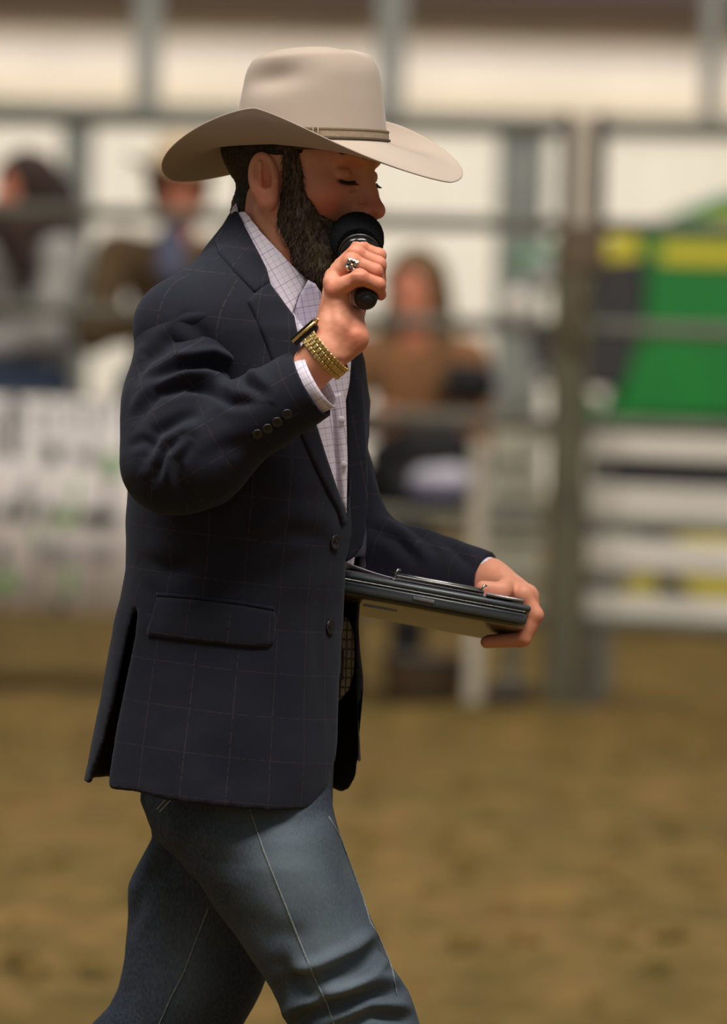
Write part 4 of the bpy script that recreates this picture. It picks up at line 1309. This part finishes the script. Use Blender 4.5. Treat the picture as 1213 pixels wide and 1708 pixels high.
def button(px, py, r, bvh, parent, big=True):
    p, n = hit(bvh, px, py)
    if p is None: return
    b = MB()
    b.lathe(p + n * .0002, n, [(0, r * .9), (.0012, r), (.0026, r), (.0032, r * .86), (.0024, r * .70), (.0022, .0004)], 20)
    o = b.build('button', M['button'], parent, True)
    t = MB(); u = np.cross(n, [0, 0, 1.0]); u /= np.linalg.norm(u); v = np.cross(n, u)
    for a_, c_ in ((1, 1), (-1, 1)):
        t.tube([p + n * .0028 + (u * a_ + v) * r * .22, p + n * .0034, p + n * .0028 - (u * a_ + v) * r * .22], .0005, 5)
    t.build('thread', M['lining'], o)
button(558, 904, .0098, jb, jacket); button(549, 1046, .0098, jb, jacket)
for q in ((429, 723), (446, 714), (462, 703), (479, 690)): button(*q, .0068, sb_, slv)
# tan woven lining on the far front panel
lay('lining_panel', [(566, 1032), (580, 1030), (590, 1052), (592, 1090), (590, 1122), (582, 1150), (569, 1166), (562, 1172), (560, 1100)], .028, .002, M['tanlining'], jacket, straight=True)
tube_shell('cuff_lining', RW_ - axR * .10, RW_ - axR * .003, .043, .0425, .001, M['lining'], slv)

# shirt cuffs
C0 = RW_ - axR * .05; C1 = RW_ + axR * .0125
ucuff = tube_shell('cuff', C0, C1, .0385, .0400, .0014, M['shirt'], shirt, 1.0)
cu = MB(); p = C1 + np.array([.030, -.012, -.018])
tube_shell('cuff', LW - axL * .05, LW + axL * .003, .0262, .0265, .0012, M['shirt'], shirt, 1.0)

# ================================================================== hands: same skin surface as the head (one body mesh)
def chain(G, f, pts, rs, k):
    for i in range(len(pts) - 1):
        g = rcone(G, pts[i], pts[i + 1], rs[i], rs[i + 1])
        f = g if f is None else smin(f, g, k)
    return f
P3 = lambda *a: W(a[0], a[1], a[2])
# --- right hand round the microphone (seen from the little-finger side)
G, o0 = grid(W(440, 730, -.3) + [0, -.06, 0], W(665, 405, -.3) + [0, .21, 0], .00135)
wr = P3(541, 592, -.268)
f = rcone(G, RW_ - axR * .045, wr, .0300, .0262)
f = smin(f, rcone(G, wr, P3(560, 548, -.262), .0262, .0250), .012)
f = smin(f, rcone(G, P3(562, 552, -.262), P3(563, 489, -.258), .0215, .0165), .010)       # ulnar edge
f = smin(f, rcone(G, P3(556, 560, -.235), P3(566, 466, -.205), .0240, .0185), .012)       # middle of the palm
f = smin(f, rcone(G, P3(556, 560, -.225), P3(572, 452, -.175), .0220, .0160), .012)
f = smin(f, rcone(G, P3(588, 566, -.258), P3(588, 530, -.250), .0190, .0150), .008)      # heel of the hand
f = smin(f, rcone(G, P3(573, 583, -.262), P3(590, 562, -.262), .0170, .0185), .008)
f = smin(f, rcone(G, P3(575, 560, -.215), P3(604, 478, -.172), .0180, .0140), .010)      # thumb root
hand = f
fing = [  # pinky, ring, middle, index
    ([P3(560, 482, -.268), P3(600, 463, -.285), P3(630, 474, -.276), P3(635, 491, -.258)], [.0122, .0096, .0088, .0078]),
    ([P3(558, 462, -.248), P3(586, 437, -.262), P3(626, 452, -.258), P3(634, 478, -.240)], [.0130, .0108, .0095, .0082]),
    ([P3(566, 452, -.222), P3(594, 424, -.236), P3(632, 440, -.232), P3(634, 468, -.215)], [.0130, .0106, .0095, .0082]),
    ([P3(572, 444, -.196), P3(600, 414, -.205), P3(632, 426, -.200), P3(630, 452, -.190)], [.0125, .0100, .0090, .0080])]
ff_ = None
for pts, rs in fing:
    g = chain(G, None, pts, rs, .004)
    g = smin(g, rcone(G, pts[1], pts[1] + np.array([0, 0, .0005]), rs[1] * 1.07, rs[1] * 1.07), .004)
    ff_ = g if ff_ is None else np.minimum(ff_, g) if False else smin(ff_, g, .0016)
hand = smin(hand, ff_, .006)
th_ = chain(G, None, [P3(600, 490, -.185), P3(626, 462, -.168), P3(618, 432, -.158), P3(600, 420, -.158)], [.0135, .0115, .0100, .0085], .004)
hand = smin(hand, th_, .006)
hand = smin(hand, rcone(G, P3(552, 470, -.262), P3(553, 471, -.262), .0105, .0105), .007)
MB0, MH = P3(611, 500, -.272), P3(596, 402, -.102)
maxis = (MH - MB0) / np.linalg.norm(MH - MB0)
hand = smax(hand, -rcone(G, MB0 + maxis * .002, MH, .0150, .0185), .002)
# tendons / creases
hand = smax(hand, -rcone(G, P3(583, 497, -.287), P3(572, 483, -.291), .0022, .0012), .004)
V, Q = snets(hand.astype(np.float32), o0, .00135); N = normals(V, Q)
V = V + N * (vnoise(V * 60, 2) * .0005 + vnoise(V * 170, 3) * .00022)[:, None]
V = strokes(V, N, [([(552, 600), (575, 606), (598, 596)], 5, .0012, 0), ([(570, 520), (590, 545), (604, 548)], 6, .0012, 0),
                   ([(575, 455), (592, 452), (610, 452)], 3, .0012, 0), ([(560, 500), (574, 490), (590, 480)], 4, .0010, 0), ([(548, 500), (552, 540), (556, 580)], 7, .0012, 0)])
r_ = .25 * np.ones(len(V))
for pts, rs in fing:
    for i, k in ((1, .75), (2, .6), (3, .9)):
        r_ += k * np.exp(-(((V - pts[i]) / .012) ** 2).sum(1))
r_ += .5 * np.exp(-(((V - P3(590, 560, -.275)) / .02) ** 2).sum(1)) + .4 * np.exp(-(((V - P3(556, 480, -.275)) / .013) ** 2).sum(1))
skin_parts.append((V, Q, np.clip(r_ * .8, 0, 1), np.zeros(len(V))))
hand_b = bvh_of(V, Q)
# --- left hand holding the case
G, o0 = grid(W(735, 1105, .08) + [0, -.11, 0], W(925, 915, .08) + [0, .12, 0], .0014)
wl = P3(818, 966, .122)
f = rcone(G, wl - axL * .06, wl, .0265, .0240)
mc = [P3(872, 992, .052), P3(880, 992, .076), P3(882, 994, .099), P3(878, 998, .120)]
for m_ in mc: f = smin(f, rcone(G, wl, m_, .0225, .0135), .010)
fs_ = None
for i, (m_, r0) in enumerate(zip(mc, (.0115, .0120, .0112, .0100))):
    y = m_[1]
    pts = [m_, P3(893 - 2 * i, 1026, y - .004), P3(873 - 3 * i, 1066, y - .006), P3(812 + 4 * i, 1071 - i, y - .004)]
    g = chain(G, None, pts, [r0, r0 * .92, r0 * .84, r0 * .72], .004)
    fs_ = g if fs_ is None else smin(fs_, g, .0016)
f = smin(f, fs_, .006)
f = smin(f, chain(G, None, [P3(826, 968, .100), P3(846, 976, .062), P3(838, 985, .030), P3(806, 980, .022)], [.0150, .0128, .0110, .0090], .005), .008)
V, Q = snets(f.astype(np.float32), o0, .0014); N = normals(V, Q)
V = V + N * (vnoise(V * 70, 2) * .0005)[:, None]
r_ = .2 + .4 * np.exp(-(((V - P3(893, 1026, .06)) / .02) ** 2).sum(1)) + .4 * np.exp(-(((V - P3(870, 1068, .06)) / .018) ** 2).sum(1))
skin_parts.append((V, Q, np.clip(r_, 0, 1), np.zeros(len(V))))
# --- the rest of the body under the clothes, coarse
G, o0 = grid((-.75, -.36, .12), (.5, .36, 1.6), .011)
X, Y, Z = G
f = slab(G, T[0], T[1], T[2], T[3] - .045, T[4] - .045, TY, 2.2)
f = np.maximum(f, Z - W(470, 470, 0)[2])
f = smin(f, rcone(G, NK1, W(440, 560, 0), .055, .06), .03)
f = smin(f, rcone(G, W(300, 560, -.15), RE, .040, .030), .01)
f = smin(f, rcone(G, RE, RW_ - axR * .04, .030, .027), .005)
f = smin(f, rcone(G, W(490, 560, .15), LE, .040, .030), .01)
f = smin(f, rcone(G, LE, wl - axL * .04, .030, .022), .005)
f = np.maximum(f, np.where(Z < W(0, 930, 0)[2], X - W(530, 1000, 0)[0], -1))
f = np.maximum(f, W(0, 1230, 0)[2] - Z)
kn, kf = W(625, 1770, -.10), W(270, 1750, .09)
an, af = W(690, 2330, -.10), W(15, 2230, .09)
for hp, k_, a_ in ((W(410, 1330, -.08), kn, an), (W(390, 1330, .08), kf, af)):
    f = smin(f, rcone(G, hp, k_, .070, .050), .03); f = smin(f, rcone(G, k_, a_, .050, .032), .02)
V, Q = snets(f.astype(np.float32), o0, .011)
skin_parts.append((V, Q, np.zeros(len(V)), np.zeros(len(V))))
VV, QQ, RR, SS, b = [], [], [], [], 0
for V, Q, r, s in skin_parts:
    VV.append(V); QQ.append(Q + b); RR.append(r); SS.append(s); b += len(V)
me = npmesh('body', np.concatenate(VV), np.concatenate(QQ))
attr(me, 'red', np.clip(np.concatenate(RR), 0, 1)); attr(me, 'stub', np.clip(np.concatenate(SS), 0, 1))
body = link('body', me, M['skin'], man)

# ---- ring on the ring finger
rp = P3(588, 441, -.262)
rb = MB()
fd = (P3(626, 452, -.258) - P3(586, 437, -.262)); fd /= np.linalg.norm(fd)
rb.lathe(rp - fd * .003, fd, [(-.002, .0106), (-.002, .0122), (.006, .0122), (.006, .0106)], 28)
p, n = hit(hand_b, 587, 441)
ringo = rb.build('finger_ring', M['silver'], man, True)
n = n if n is not None else np.array([0, -1, 0])
u = fd - n * (fd @ n); u /= np.linalg.norm(u); v = np.cross(n, u)
RF = np.stack([u, v, n], 1)
bz = MB(); bz.box(p + n * .0015, (.0155, .0150, .0045), RF, .0012); bz.build('bezel', M['silver'], ringo)
for i in (-1, 0, 1):
    for j in (-1, 0, 1):
        g_ = MB(); g_.lathe(p + n * .0035 + u * i * .0046 + v * j * .0046, n, [(0, .0021), (.0012, .0020), (.0021, .0011), (.0024, .0002)], 10)
        g_.build('stone', M['silver'] if (i + j) % 2 == 0 else M['watchblack'], ringo, False)

# ---- watch
wc = P3(541, 590, -.268)
wa = P3(578, 558, -.268) - P3(541, 590, -.268); wa[1] = -.004; wa /= np.linalg.norm(wa)      # along the arm
wu = np.cross([0, 1, 0], wa); wu /= np.linalg.norm(wu)
if wu[2] < 0: wu = -wu                                                                       # towards the back of the wrist
wv = np.cross(wa, wu)
if wv[1] > 0: wv = -wv                                                                       # towards the camera
ra, rbb = .0345, .0310
watch = None
cas = MB(); Rw = np.stack([wa, np.cross(wu, wa), wu], 1)
cas.box(wc + wu * (ra + .0035), (.041, .035, .0048), Rw, .002)
watch = cas.build('wristwatch', M['gold'], man, True)
g_ = MB(); g_.box(wc + wu * (ra + .0070), (.038, .032, .0030), Rw, .001); g_.build('watch_glass', M['watchblack'], watch)
g_ = MB(); g_.box(wc + wu * (ra - .0015), (.037, .032, .0055), Rw, .001); g_.build('case_back', M['watchblack'], watch)
g_ = MB(); g_.lathe(wc + wu * (ra + .003) + wa * .020, wa, [(0, .003), (.0035, .003), (.004, .0024)], 12); g_.build('crown', M['gold'], watch, True)
nl = 30; 
for i in range(nl):
    phi = math.radians(30) + (2 * PI - math.radians(60)) * i / (nl - 1)
    rad = wu * math.cos(phi) * ra + wv * math.sin(phi) * rbb
    nn = wu * math.cos(phi) / ra + wv * math.sin(phi) / rbb; nn /= np.linalg.norm(nn)
    tg = np.cross(wa, nn)
    Rl = np.stack([wa, tg, nn], 1)
    for j, (off_, wd) in enumerate(((-.0072, .0060), (0, .0078), (.0072, .0060))):
        if (i % 2 == 0) != (j == 1) or True:
            sh = .0028 if j == 1 else 0
            k_ = MB(); k_.box(wc + rad + wa * (off_ + .001) + tg * sh, (wd, .0056, .0034 if j == 1 else .0030), Rl, .0008)
            k_.build('link', M['gold'], watch, False)
pin = MB(); pts = []
for i in range(41):
    phi = math.radians(25) + (2 * PI - math.radians(50)) * i / 40
    pts.append(wc + wu * math.cos(phi) * (ra - .001) + wv * math.sin(phi) * (rbb - .001) + wa * .001)
R_ = []
for i, q in enumerate(pts):
    R_.append([q + wa * s for s in (-.0085, .0085)])
vv = [p_ for r in R_ for p_ in r]; ff = [(2 * i, 2 * i + 1, 2 * i + 3, 2 * i + 2) for i in range(40)]
o = link('link_pins', pymesh('link_pins', vv, ff), M['golddark'], watch)
md = o.modifiers.new('s', 'SOLIDIFY'); md.thickness = .001

# ================================================================== microphone (held, so a thing of its own)
mic = empty('microphone', tuple(MB0), 'black handheld microphone with foam windscreen held in front of the mouth', 'microphone')
b = MB(); b.lathe(MB0 - maxis * .006, maxis, [(0, .0004), (.0003, .006), (.0018, .0105), (.005, .0138), (.010, .0150), (.022, .0152), (.05, .0158), (.12, .0182), (.142, .0195)], 36)
b.build('handle', M['mic'], mic, True)
b = MB(); b.lathe(MB0 - maxis * .0075, maxis, [(0, .003), (.0012, .0085), (.003, .0088)], 24); b.build('butt_cap', M['mic'], mic, True)
b = MB(); b.lathe(MB0 + maxis * .136, maxis, [(0, .0195), (.002, .0225), (.006, .0245), (.012, .0252), (.013, .0240)], 40); b.build('collar_ring', M['watchblack'], mic, True)
b = MB(); b.lathe(MB0 + maxis * .1465, maxis, [(0, .0256), (.001, .0266), (.003, .0266), (.004, .0256)], 40); b.build('chrome_ring', M['gunmetal'], mic, True)
G, o0 = grid(MH - .045, MH + .045, .0016)
f = rcone(G, MH - maxis * .014, MH + maxis * .010, .0270, .0325)
f = smin(f, ell(G, MH + maxis * .002, (.0335, .0335, .0335)), .01)
f = np.maximum(f, ((MH - maxis * .022)[0] - G[0]) * maxis[0] + ((MH - maxis * .022)[1] - G[1]) * maxis[1] + ((MH - maxis * .022)[2] - G[2]) * maxis[2])
V, Q = snets(f.astype(np.float32), o0, .0016); N = normals(V, Q)
V = V + N * (vnoise(V * 480, 8) * .0008)[:, None]
link('foam_windscreen', npmesh('foam_windscreen', V, Q), M['foam'], mic)

# ================================================================== storage clipboard
A0 = W(562, 950, -.045); A1 = W(887, 1010, -.045)
e1 = (A1 - A0); Lb = np.linalg.norm(e1); e1 /= Lb
e2 = np.array([.0, .32, -.043]); e2 -= e1 * (e2 @ e1); e2 /= np.linalg.norm(e2)
e3 = np.cross(e1, e2)
bo = empty('storage_clipboard', tuple(A0 + e2 * .16), 'smoky grey storage clipboard with papers held in the left hand', 'clipboard')
Rb = np.stack([e1, e2, e3], 1)
def bp(x, y, z): return A0 + e1 * x + e2 * y + e3 * z
DL = .30
b = MB(); b.box(bp(Lb / 2, DL / 2, -.0045), (Lb, DL, .009), Rb, .003); lid = b.build('lid', M['case'], bo, True)
b = MB(); b.box(bp(Lb / 2, DL / 2, -.0185), (Lb - .006, DL - .004, .017), Rb, .004); tray = b.build('tray', M['case'], bo, True)
def plate(poly, z0, z1): 
    m_ = MB(); m_.prism(poly, z0, z1, lambda u, v, d: bp(u, v, d)); return m_
# sagging, rounded underside
m_ = MB(); R_ = []
for k, (ins, z) in enumerate(((.004, -.0265), (.006, -.0290), (.012, -.0305), (.022, -.0310))):
    x0, x1, y0, y1 = ins, Lb - ins * (1 if k < 1 else 1.5), ins, DL - ins
    c_ = .012; ring = []
    for (cx_, cy_, a0_) in ((x1 - c_, y0 + c_, -90), (x1 - c_, y1 - c_, 0), (x0 + c_, y1 - c_, 90), (x0 + c_, y0 + c_, 180)):
        for q in range(5):
            an_ = math.radians(a0_ + q * 22.5); ring.append(bp(cx_ + c_ * math.cos(an_), cy_ + c_ * math.sin(an_), z))
    R_.append(ring)
V, F = loft(R_[::-1]); F = [f[::-1] for f in F]; F.append(tuple(range(20)))
V2 = len(V)
o = link('underside', pymesh('underside', V, [f[::-1] for f in F]), M['caseunder'], bo, True)
b = MB(); b.box(bp(.098 + .02, -.0008, -.0185), (.030, .0030, .0045), Rb, .001); b.build('latch', M['steel'], tray)
b = MB(); b.box(bp(.065, .09, -.0318), (.046, .004, .0025), Rb, .0008); b.build('edge_trim', M['steel'], tray)
b = MB(); b.tube([bp(.004, -.0012, -.0100), bp(Lb * .5, -.0014, -.0100), bp(Lb - .006, -.0012, -.0100)], .0011, 6); b.build('lid_seam', M['watchblack'], tray)
for i, (x0, x1, z) in enumerate(((.004, .075, .0010), (.006, .070, .0022), (.010, .235, .0032))):
    b = MB(); b.box(bp((x0 + x1) / 2, .014 + DL / 2 - .01, z), (x1 - x0, DL - .03, .0012), Rb); b.build('paper', M['paper'], bo)
b = MB(); pp = [bp(.004 + .07 * k / 10, .01, .0040 + .010 * (1 - k / 10) ** 1.5) for k in range(11)]; q2 = [bp(.004 + .07 * k / 10, .16, .0040 + .010 * (1 - k / 10) ** 1.5) for k in range(11)]
o = link('paper', pymesh('paper', [x for p_ in zip(pp, q2) for x in p_], [(2 * i, 2 * i + 2, 2 * i + 3, 2 * i + 1) for i in range(10)]), M['paper'], bo); md = o.modifiers.new('s', 'SOLIDIFY'); md.thickness = .0008
b = MB(); b.box(bp(.135, .022, .0068), (.118, .040, .0030), Rb, .001)
b.tube([bp(.078, .004, .0085), bp(.19, .004, .0085)], .0022, 8); clip = b.build('clip', M['steel'], bo, True)
for x in (.078, .192):
    b = MB(); b.tube([bp(x, .006, .004), bp(x - .002, .002, .0095), bp(x, .002, .0145), bp(x + .003, .008, .015)], .0016, 8); b.build('clip_hook', M['steel'], clip, True)
b = MB(); b.box(bp(.135, .010, .0096), (.02, .012, .0026), Rb, .0008); b.build('clip_lever', M['steel'], clip, True)
b = MB(); b.box(bp(.222, .010, .0040), (.050, .020, .0040), Rb, .001); b.build('corner_plate', M['steel'], bo, True)

# ================================================================== jeans, belt, boots
G, o0 = grid((-.80, -.26, .10), (.36, .26, 1.02), .0046)
JY = math.radians(14)
pel = rows([(1130, 262, 556, .140), (1200, 255, 560, .146), (1280, 246, 560, .150), (1330, 240, 557, .155), (1400, 262, 556, .160), (1440, 300, 556, .14)], 0, JY)
nl_ = rows([(1190, 300, 500, .05, -.05), (1260, 262, 530, .060, -.052), (1310, 244, 548, .070, -.060), (1345, 240, 560, .080, -.070), (1395, 268, 572, .090, -.086), (1440, 303, 584, .094, -.092), (1500, 349, 607, .092, -.095), (1560, 393, 634, .090, -.098), (1610, 428, 655, .088, -.1), (1650, 452, 682, .086, -.1),
            (1708, 477, 700, .084, -.102), (1780, 512, 716, .080, -.105), (1850, 535, 724, .078, -.105), (1980, 560, 735, .078, -.105), (2150, 585, 752, .080, -.105), (2300, 598, 768, .084, -.105), (2400, 600, 776, .086, -.105)], 0, JY)
fl_ = rows([(1200, 280, 510, .07, .075), (1270, 240, 540, .088, .085), (1340, 246, 520, .09, .087), (1400, 256, 500, .09, .09), (1440, 236, 492, .09, .09), (1480, 217, 484, .09, .09), (1540, 211, 470, .088, .09), (1600, 205, 455, .086, .09), (1650, 194, 436, .084, .09), (1680, 180, 420, .083, .09),
            (1708, 154, 403, .082, .09), (1780, 108, 360, .08, .09), (1900, 40, 280, .076, .09), (2050, -40, 190, .076, .09), (2200, -110, 110, .080, .09), (2300, -150, 60, .082, .09)], 0, JY)
def legz(R_, lo): 
    f = slab(G, *R_, JY, 2.15)
    return np.maximum(f, np.maximum(R_[0][0] - G[2], G[2] - R_[0][-1]))
fp = smin(legz(nl_, 0), np.maximum(slab(G, *pel, JY, 2.0), np.maximum(pel[0][0] - G[2], G[2] - pel[0][-1])), .02)
fj_ = smin(fp, legz(fl_, 0), .010)
# open trouser ends
for R_ in (nl_, fl_):
    z0 = R_[0][0]
    fj_ = np.maximum(fj_, -np.maximum(slab(G, R_[0], R_[1], R_[2], R_[3] - .010, R_[4] - .010, JY, 2.15), G[2] - z0 - .10))
V, Q = snets(fj_.astype(np.float32), o0, .0046); N = normals(V, Q)
V = V + N * (vnoise(V * 13, 21) * .0035 + vnoise(V * 30, 22) * .0014)[:, None]
jl = [([(650, 1562), (600, 1602), (540, 1630), (480, 1640)], 11, .015, 1), ([(672, 1600), (640, 1585), (600, 1620), (560, 1640)], 9, .011, -1),
      ([(686, 1650), (640, 1655), (590, 1668), (520, 1690), (470, 1720)], 11, .017, 1), ([(560, 1720), (620, 1690), (690, 1700)], 9, .012, -1),
      ([(300, 1400), (360, 1440), (420, 1450)], 18, .004, 0), ([(470, 1600), (500, 1650), (560, 1670)], 12, .009, 0),
      ([(560, 1350), (500, 1370), (440, 1360)], 16, .004, 1), ([(260, 1440), (230, 1500), (218, 1560)], 10, .005, -1), ([(300, 1420), (262, 1470), (236, 1530)], 13, .006, 1),
      ([(400, 1520), (450, 1560), (520, 1560)], 20, .003, 0)]
V = strokes(V, N, jl)
x_, y_ = proj(V)
fade = np.exp(-(((x_ - (470 + (y_ - 1400) * .42)) / 95) ** 2)) * np.clip((y_ - 1300) / 60, 0, 1) * (V[:, 1] < .02) * (.75 + .25 * vnoise(V * 20, 4))
fade = fade * np.exp(-((y_ - 1540) / 330) ** 2) + .3 * np.clip(vnoise(V * np.array([9, 9, 16]), 7), 0, 1) * np.clip(-V[:, 1] / .05, 0, 1)
fade += .3 * np.exp(-(((x_ - 310) / 60) ** 2 + ((y_ - 1600) / 110) ** 2))
me = npmesh('jeans', V, Q); attr(me, 'fade', np.clip(fade, 0, 1))
jeans = link('jeans', me, M['denim'], man)
dbv = bvh_of(V, Q)
def seam(pts, r=.0011, name='seam', m=None, n=40, parent=None):
    P = np.array(pts, float); L_ = np.r_[0, np.cumsum(np.linalg.norm(np.diff(P, axis=0), axis=1))]
    out = []
    for t in np.linspace(0, L_[-1], n):
        p, nn = hit(dbv, np.interp(t, L_, P[:, 0]), np.interp(t, L_, P[:, 1]))
        if p is not None: out.append(p + nn * .0004)
    if len(out) > 2:
        b = MB(); b.tube(out, r, 6); return b.build(name, m or M['stitch'], parent or jeans, True)
seamm = plain('pale_worn_seam', (118, 126, 128), .9, scale=300, var=.35)
seam([(413, 1340), (424, 1372), (440, 1420), (462, 1475), (480, 1520), (503, 1578), (522, 1625), (545, 1672), (560, 1715), (580, 1790)], .0013, m=seamm)
seam([(548, 1362), (572, 1405), (592, 1452), (606, 1500), (618, 1540), (640, 1575), (655, 1620), (662, 1660)], .0011, m=seamm)
seam([(349, 1512), (330, 1560), (308, 1620), (285, 1665), (264, 1712), (240, 1760)], .0008, m=seamm)
seam([(262, 1350), (275, 1336), (290, 1322)], .0007); seam([(267, 1354), (280, 1340), (296, 1324)], .0007)
seam([(541, 1254), (554, 1236), (562, 1215)], .0013, 'pale_edge', seamm)  # thin pale curve at the front of the hip
# belt
b = MB(); R_ = []
for z_, o_ in ((W(0, 1072, 0)[2], .0), (W(0, 1072, 0)[2], .004), (W(0, 1120, 0)[2], .004), (W(0, 1120, 0)[2], 0)):
    ring = []
    c_, s_ = math.cos(TY), math.sin(TY)
    ctr = (W(250, 1100, 0) + W(560, 1100, 0)) / 2; aa, bb = .120 + o_, .160 + o_
    for k in range(64):
        t = 2 * PI * k / 64; u_, v_ = aa * math.cos(t), bb * math.sin(t)
        ring.append((ctr[0] + u_ * c_ + v_ * s_, ctr[1] - u_ * s_ + v_ * c_, z_))
    R_.append(ring)
V, F = loft(R_ + [R_[0]]); link('belt', pymesh('belt', V, F), M['mic'], man)
# boots: the near foot flat on the ground, the far one pushing off
def boot(an, toe, heel, Yc, up):
    pts = np.stack([an, toe, heel]); G, o = grid(np.array([pts[:, 0].min() - .08, Yc - .09, -.01]), np.array([pts[:, 0].max() + .08, Yc + .09, max(an[2] + .20, .3)]), .005)
    f = rcone(G, an + up * .16, an, .050, .038)
    ball = toe * .72 + heel * .28
    f = smin(f, rcone(G, an - [0, 0, .02], ball + [0, 0, .015], .036, .033), .02)
    f = smin(f, rcone(G, ball + [0, 0, .004], toe + [0, 0, .004], .034, .018), .02)
    f = smin(f, rcone(G, an - [0, 0, .02], heel + [0, 0, .03], .036, .030), .02)
    return f, G, o
n_an, n_toe, n_heel = np.array([.115, -.105, .105]), np.array([.29, -.125, .022]), np.array([.075, -.105, .022])
f, G2, o2 = boot(n_an, n_toe, n_heel, -.11, np.array([-.26, 0, .93]))
f = np.maximum(f, .012 - G2[2])
V, Q = snets(f.astype(np.float32), o2, .005); bt = link('boot', npmesh('boot', V, Q), M['boot'], man)
b = MB(); b.prism([(.06, -.035), (.12, -.04), (.2, -.045), (.28, -.03), (.308, 0), (.28, .028), (.2, .036), (.12, .032), (.06, .03), (.048, 0)], 0.0, .014, lambda u, v, d: (u, v - .115, d)); b.prism([(.045, -.03), (.11, -.032), (.11, .026), (.045, .024)], .012, .036, lambda u, v, d: (u, v - .115, d)); b.build('sole', M['mic'], bt)
f_an, f_toe, f_heel = np.array([-.425, .09, .160]), np.array([-.30, .10, .020]), np.array([-.465, .09, .125])
f, G2, o2 = boot(f_an, f_toe, f_heel, .09, np.array([.30, 0, .70]))
f = np.maximum(f, .002 - G2[2])
V, Q = snets(f.astype(np.float32), o2, .005); bt = link('boot', npmesh('boot', V, Q), M['boot'], man)
# each one placed on the bleacher's seat planks
p1_ = spectator(seatloc(50, 27.35, .91), 'dark-haired spectator in a grey shirt seated at the far left behind the fence', (46, 28, 20), (158, 154, 148), (52, 62, 84), longhair=True, yaw=-1.0, k=1.08, wide=1.15)
p2_ = spectator(seatloc(285, 27.35, .91), 'spectator in a tan cowboy hat and brown jacket seated left of the announcer', (70, 50, 36), (84, 64, 38), (40, 48, 72), hatc=(196, 168, 132), yaw=.25, k=1.12, wide=1.12, arms='cup')
spectator(seatloc(694, 26.72, .60), 'light-haired spectator in a brown top seated on the lower bench right of the announcer', (104, 80, 52), (136, 92, 56), (26, 25, 26), longhair=True, yaw=-.3, k=1.08, arms='cup', bare=True, knee=.42, leg=.50)
# dark coat lying in the brown-topped spectator's lap and the bundle below
b = MB()
G, o0 = grid((seatloc(705, 27, 0)[0] - .42, 16.0, .45), (seatloc(705, 27, 0)[0] + .42, 16.75, 1.25), .014)
c = np.array(W(716, 772, 16.40))
f = ell(G, c, (.215, .10, .12)); f = smin(f, ell(G, c + [.0, -.05, -.02], (.18, .10, .15)), .05); f = smin(f, ell(G, np.array(W(782, 640, 16.45)), (.095, .075, .075)), .03)
V, Q = snets(f.astype(np.float32), o0, .014); V = V + normals(V, Q) * (vnoise(V * 14, 5) * .012)[:, None]
co = link('folded_coat', npmesh('folded_coat', V, Q), cloth('black_coat_cloth', (22, 20, 22))); tag(co, 'black coat bunched over the knees of the light-haired spectator', 'coat')
G, o0 = grid(np.array(W(742, 812, 16.10)) - .24, np.array(W(742, 812, 16.10)) + .24, .01)
c = np.array(W(742, 806, 16.10))
f = ell(G, c, (.125, .10, .062)); V, Q = snets(f.astype(np.float32), o0, .01); V = V + normals(V, Q) * (vnoise(V * 20, 5) * .006)[:, None]
bd = link('bundle', npmesh('bundle', V, Q), cloth('pale_lilac_cloth', (176, 170, 180))); tag(bd, 'white and blue cloth bundle hanging in front of the black coat', 'bundle')
f = np.maximum(ell(G, c - [0, 0, .012], (.130, .105, .062)), G[2] - (c[2] - .014)); V, Q = snets(f.astype(np.float32), o0, .01)
link('lower_fold', npmesh('lower_fold', V, Q), cloth('blue_cloth', (56, 66, 118)), bd)

# scarf of the far-left spectator, open shirt front of the one beside
def soft(name, prims, m, parent, h=.012, amp=.006):
    lo = np.min([np.minimum(a, b) - max(r1, r2) for a, b, r1, r2 in prims], 0) - .03; hi = np.max([np.maximum(a, b) + max(r1, r2) for a, b, r1, r2 in prims], 0) + .03
    G, o = grid(lo, hi, h); f = None
    for a, b, r1, r2 in prims:
        g = rcone(G, a, b, r1, r2); f = g if f is None else smin(f, g, .03)
    V, Q = snets(f.astype(np.float32), o, h); V = V + normals(V, Q) * (vnoise(V * 14, 3) * amp)[:, None]
    return link(name, npmesh(name, V, Q), m, parent)
q = lambda px, py, Y: np.array(W(px, py, Y))
soft('scarf', [(q(8, 372, 17.12), q(70, 378, 17.2), .085, .075), (q(22, 388, 17.02), q(40, 440, 17.0), .085, .06)], cloth('dark_brown_scarf', (54, 36, 28)), p1_)
soft('shirt_front', [(q(284, 400, 17.09), q(286, 450, 17.02), .055, .055)], cloth('slate_blue_shirt', (78, 80, 100)), p2_)
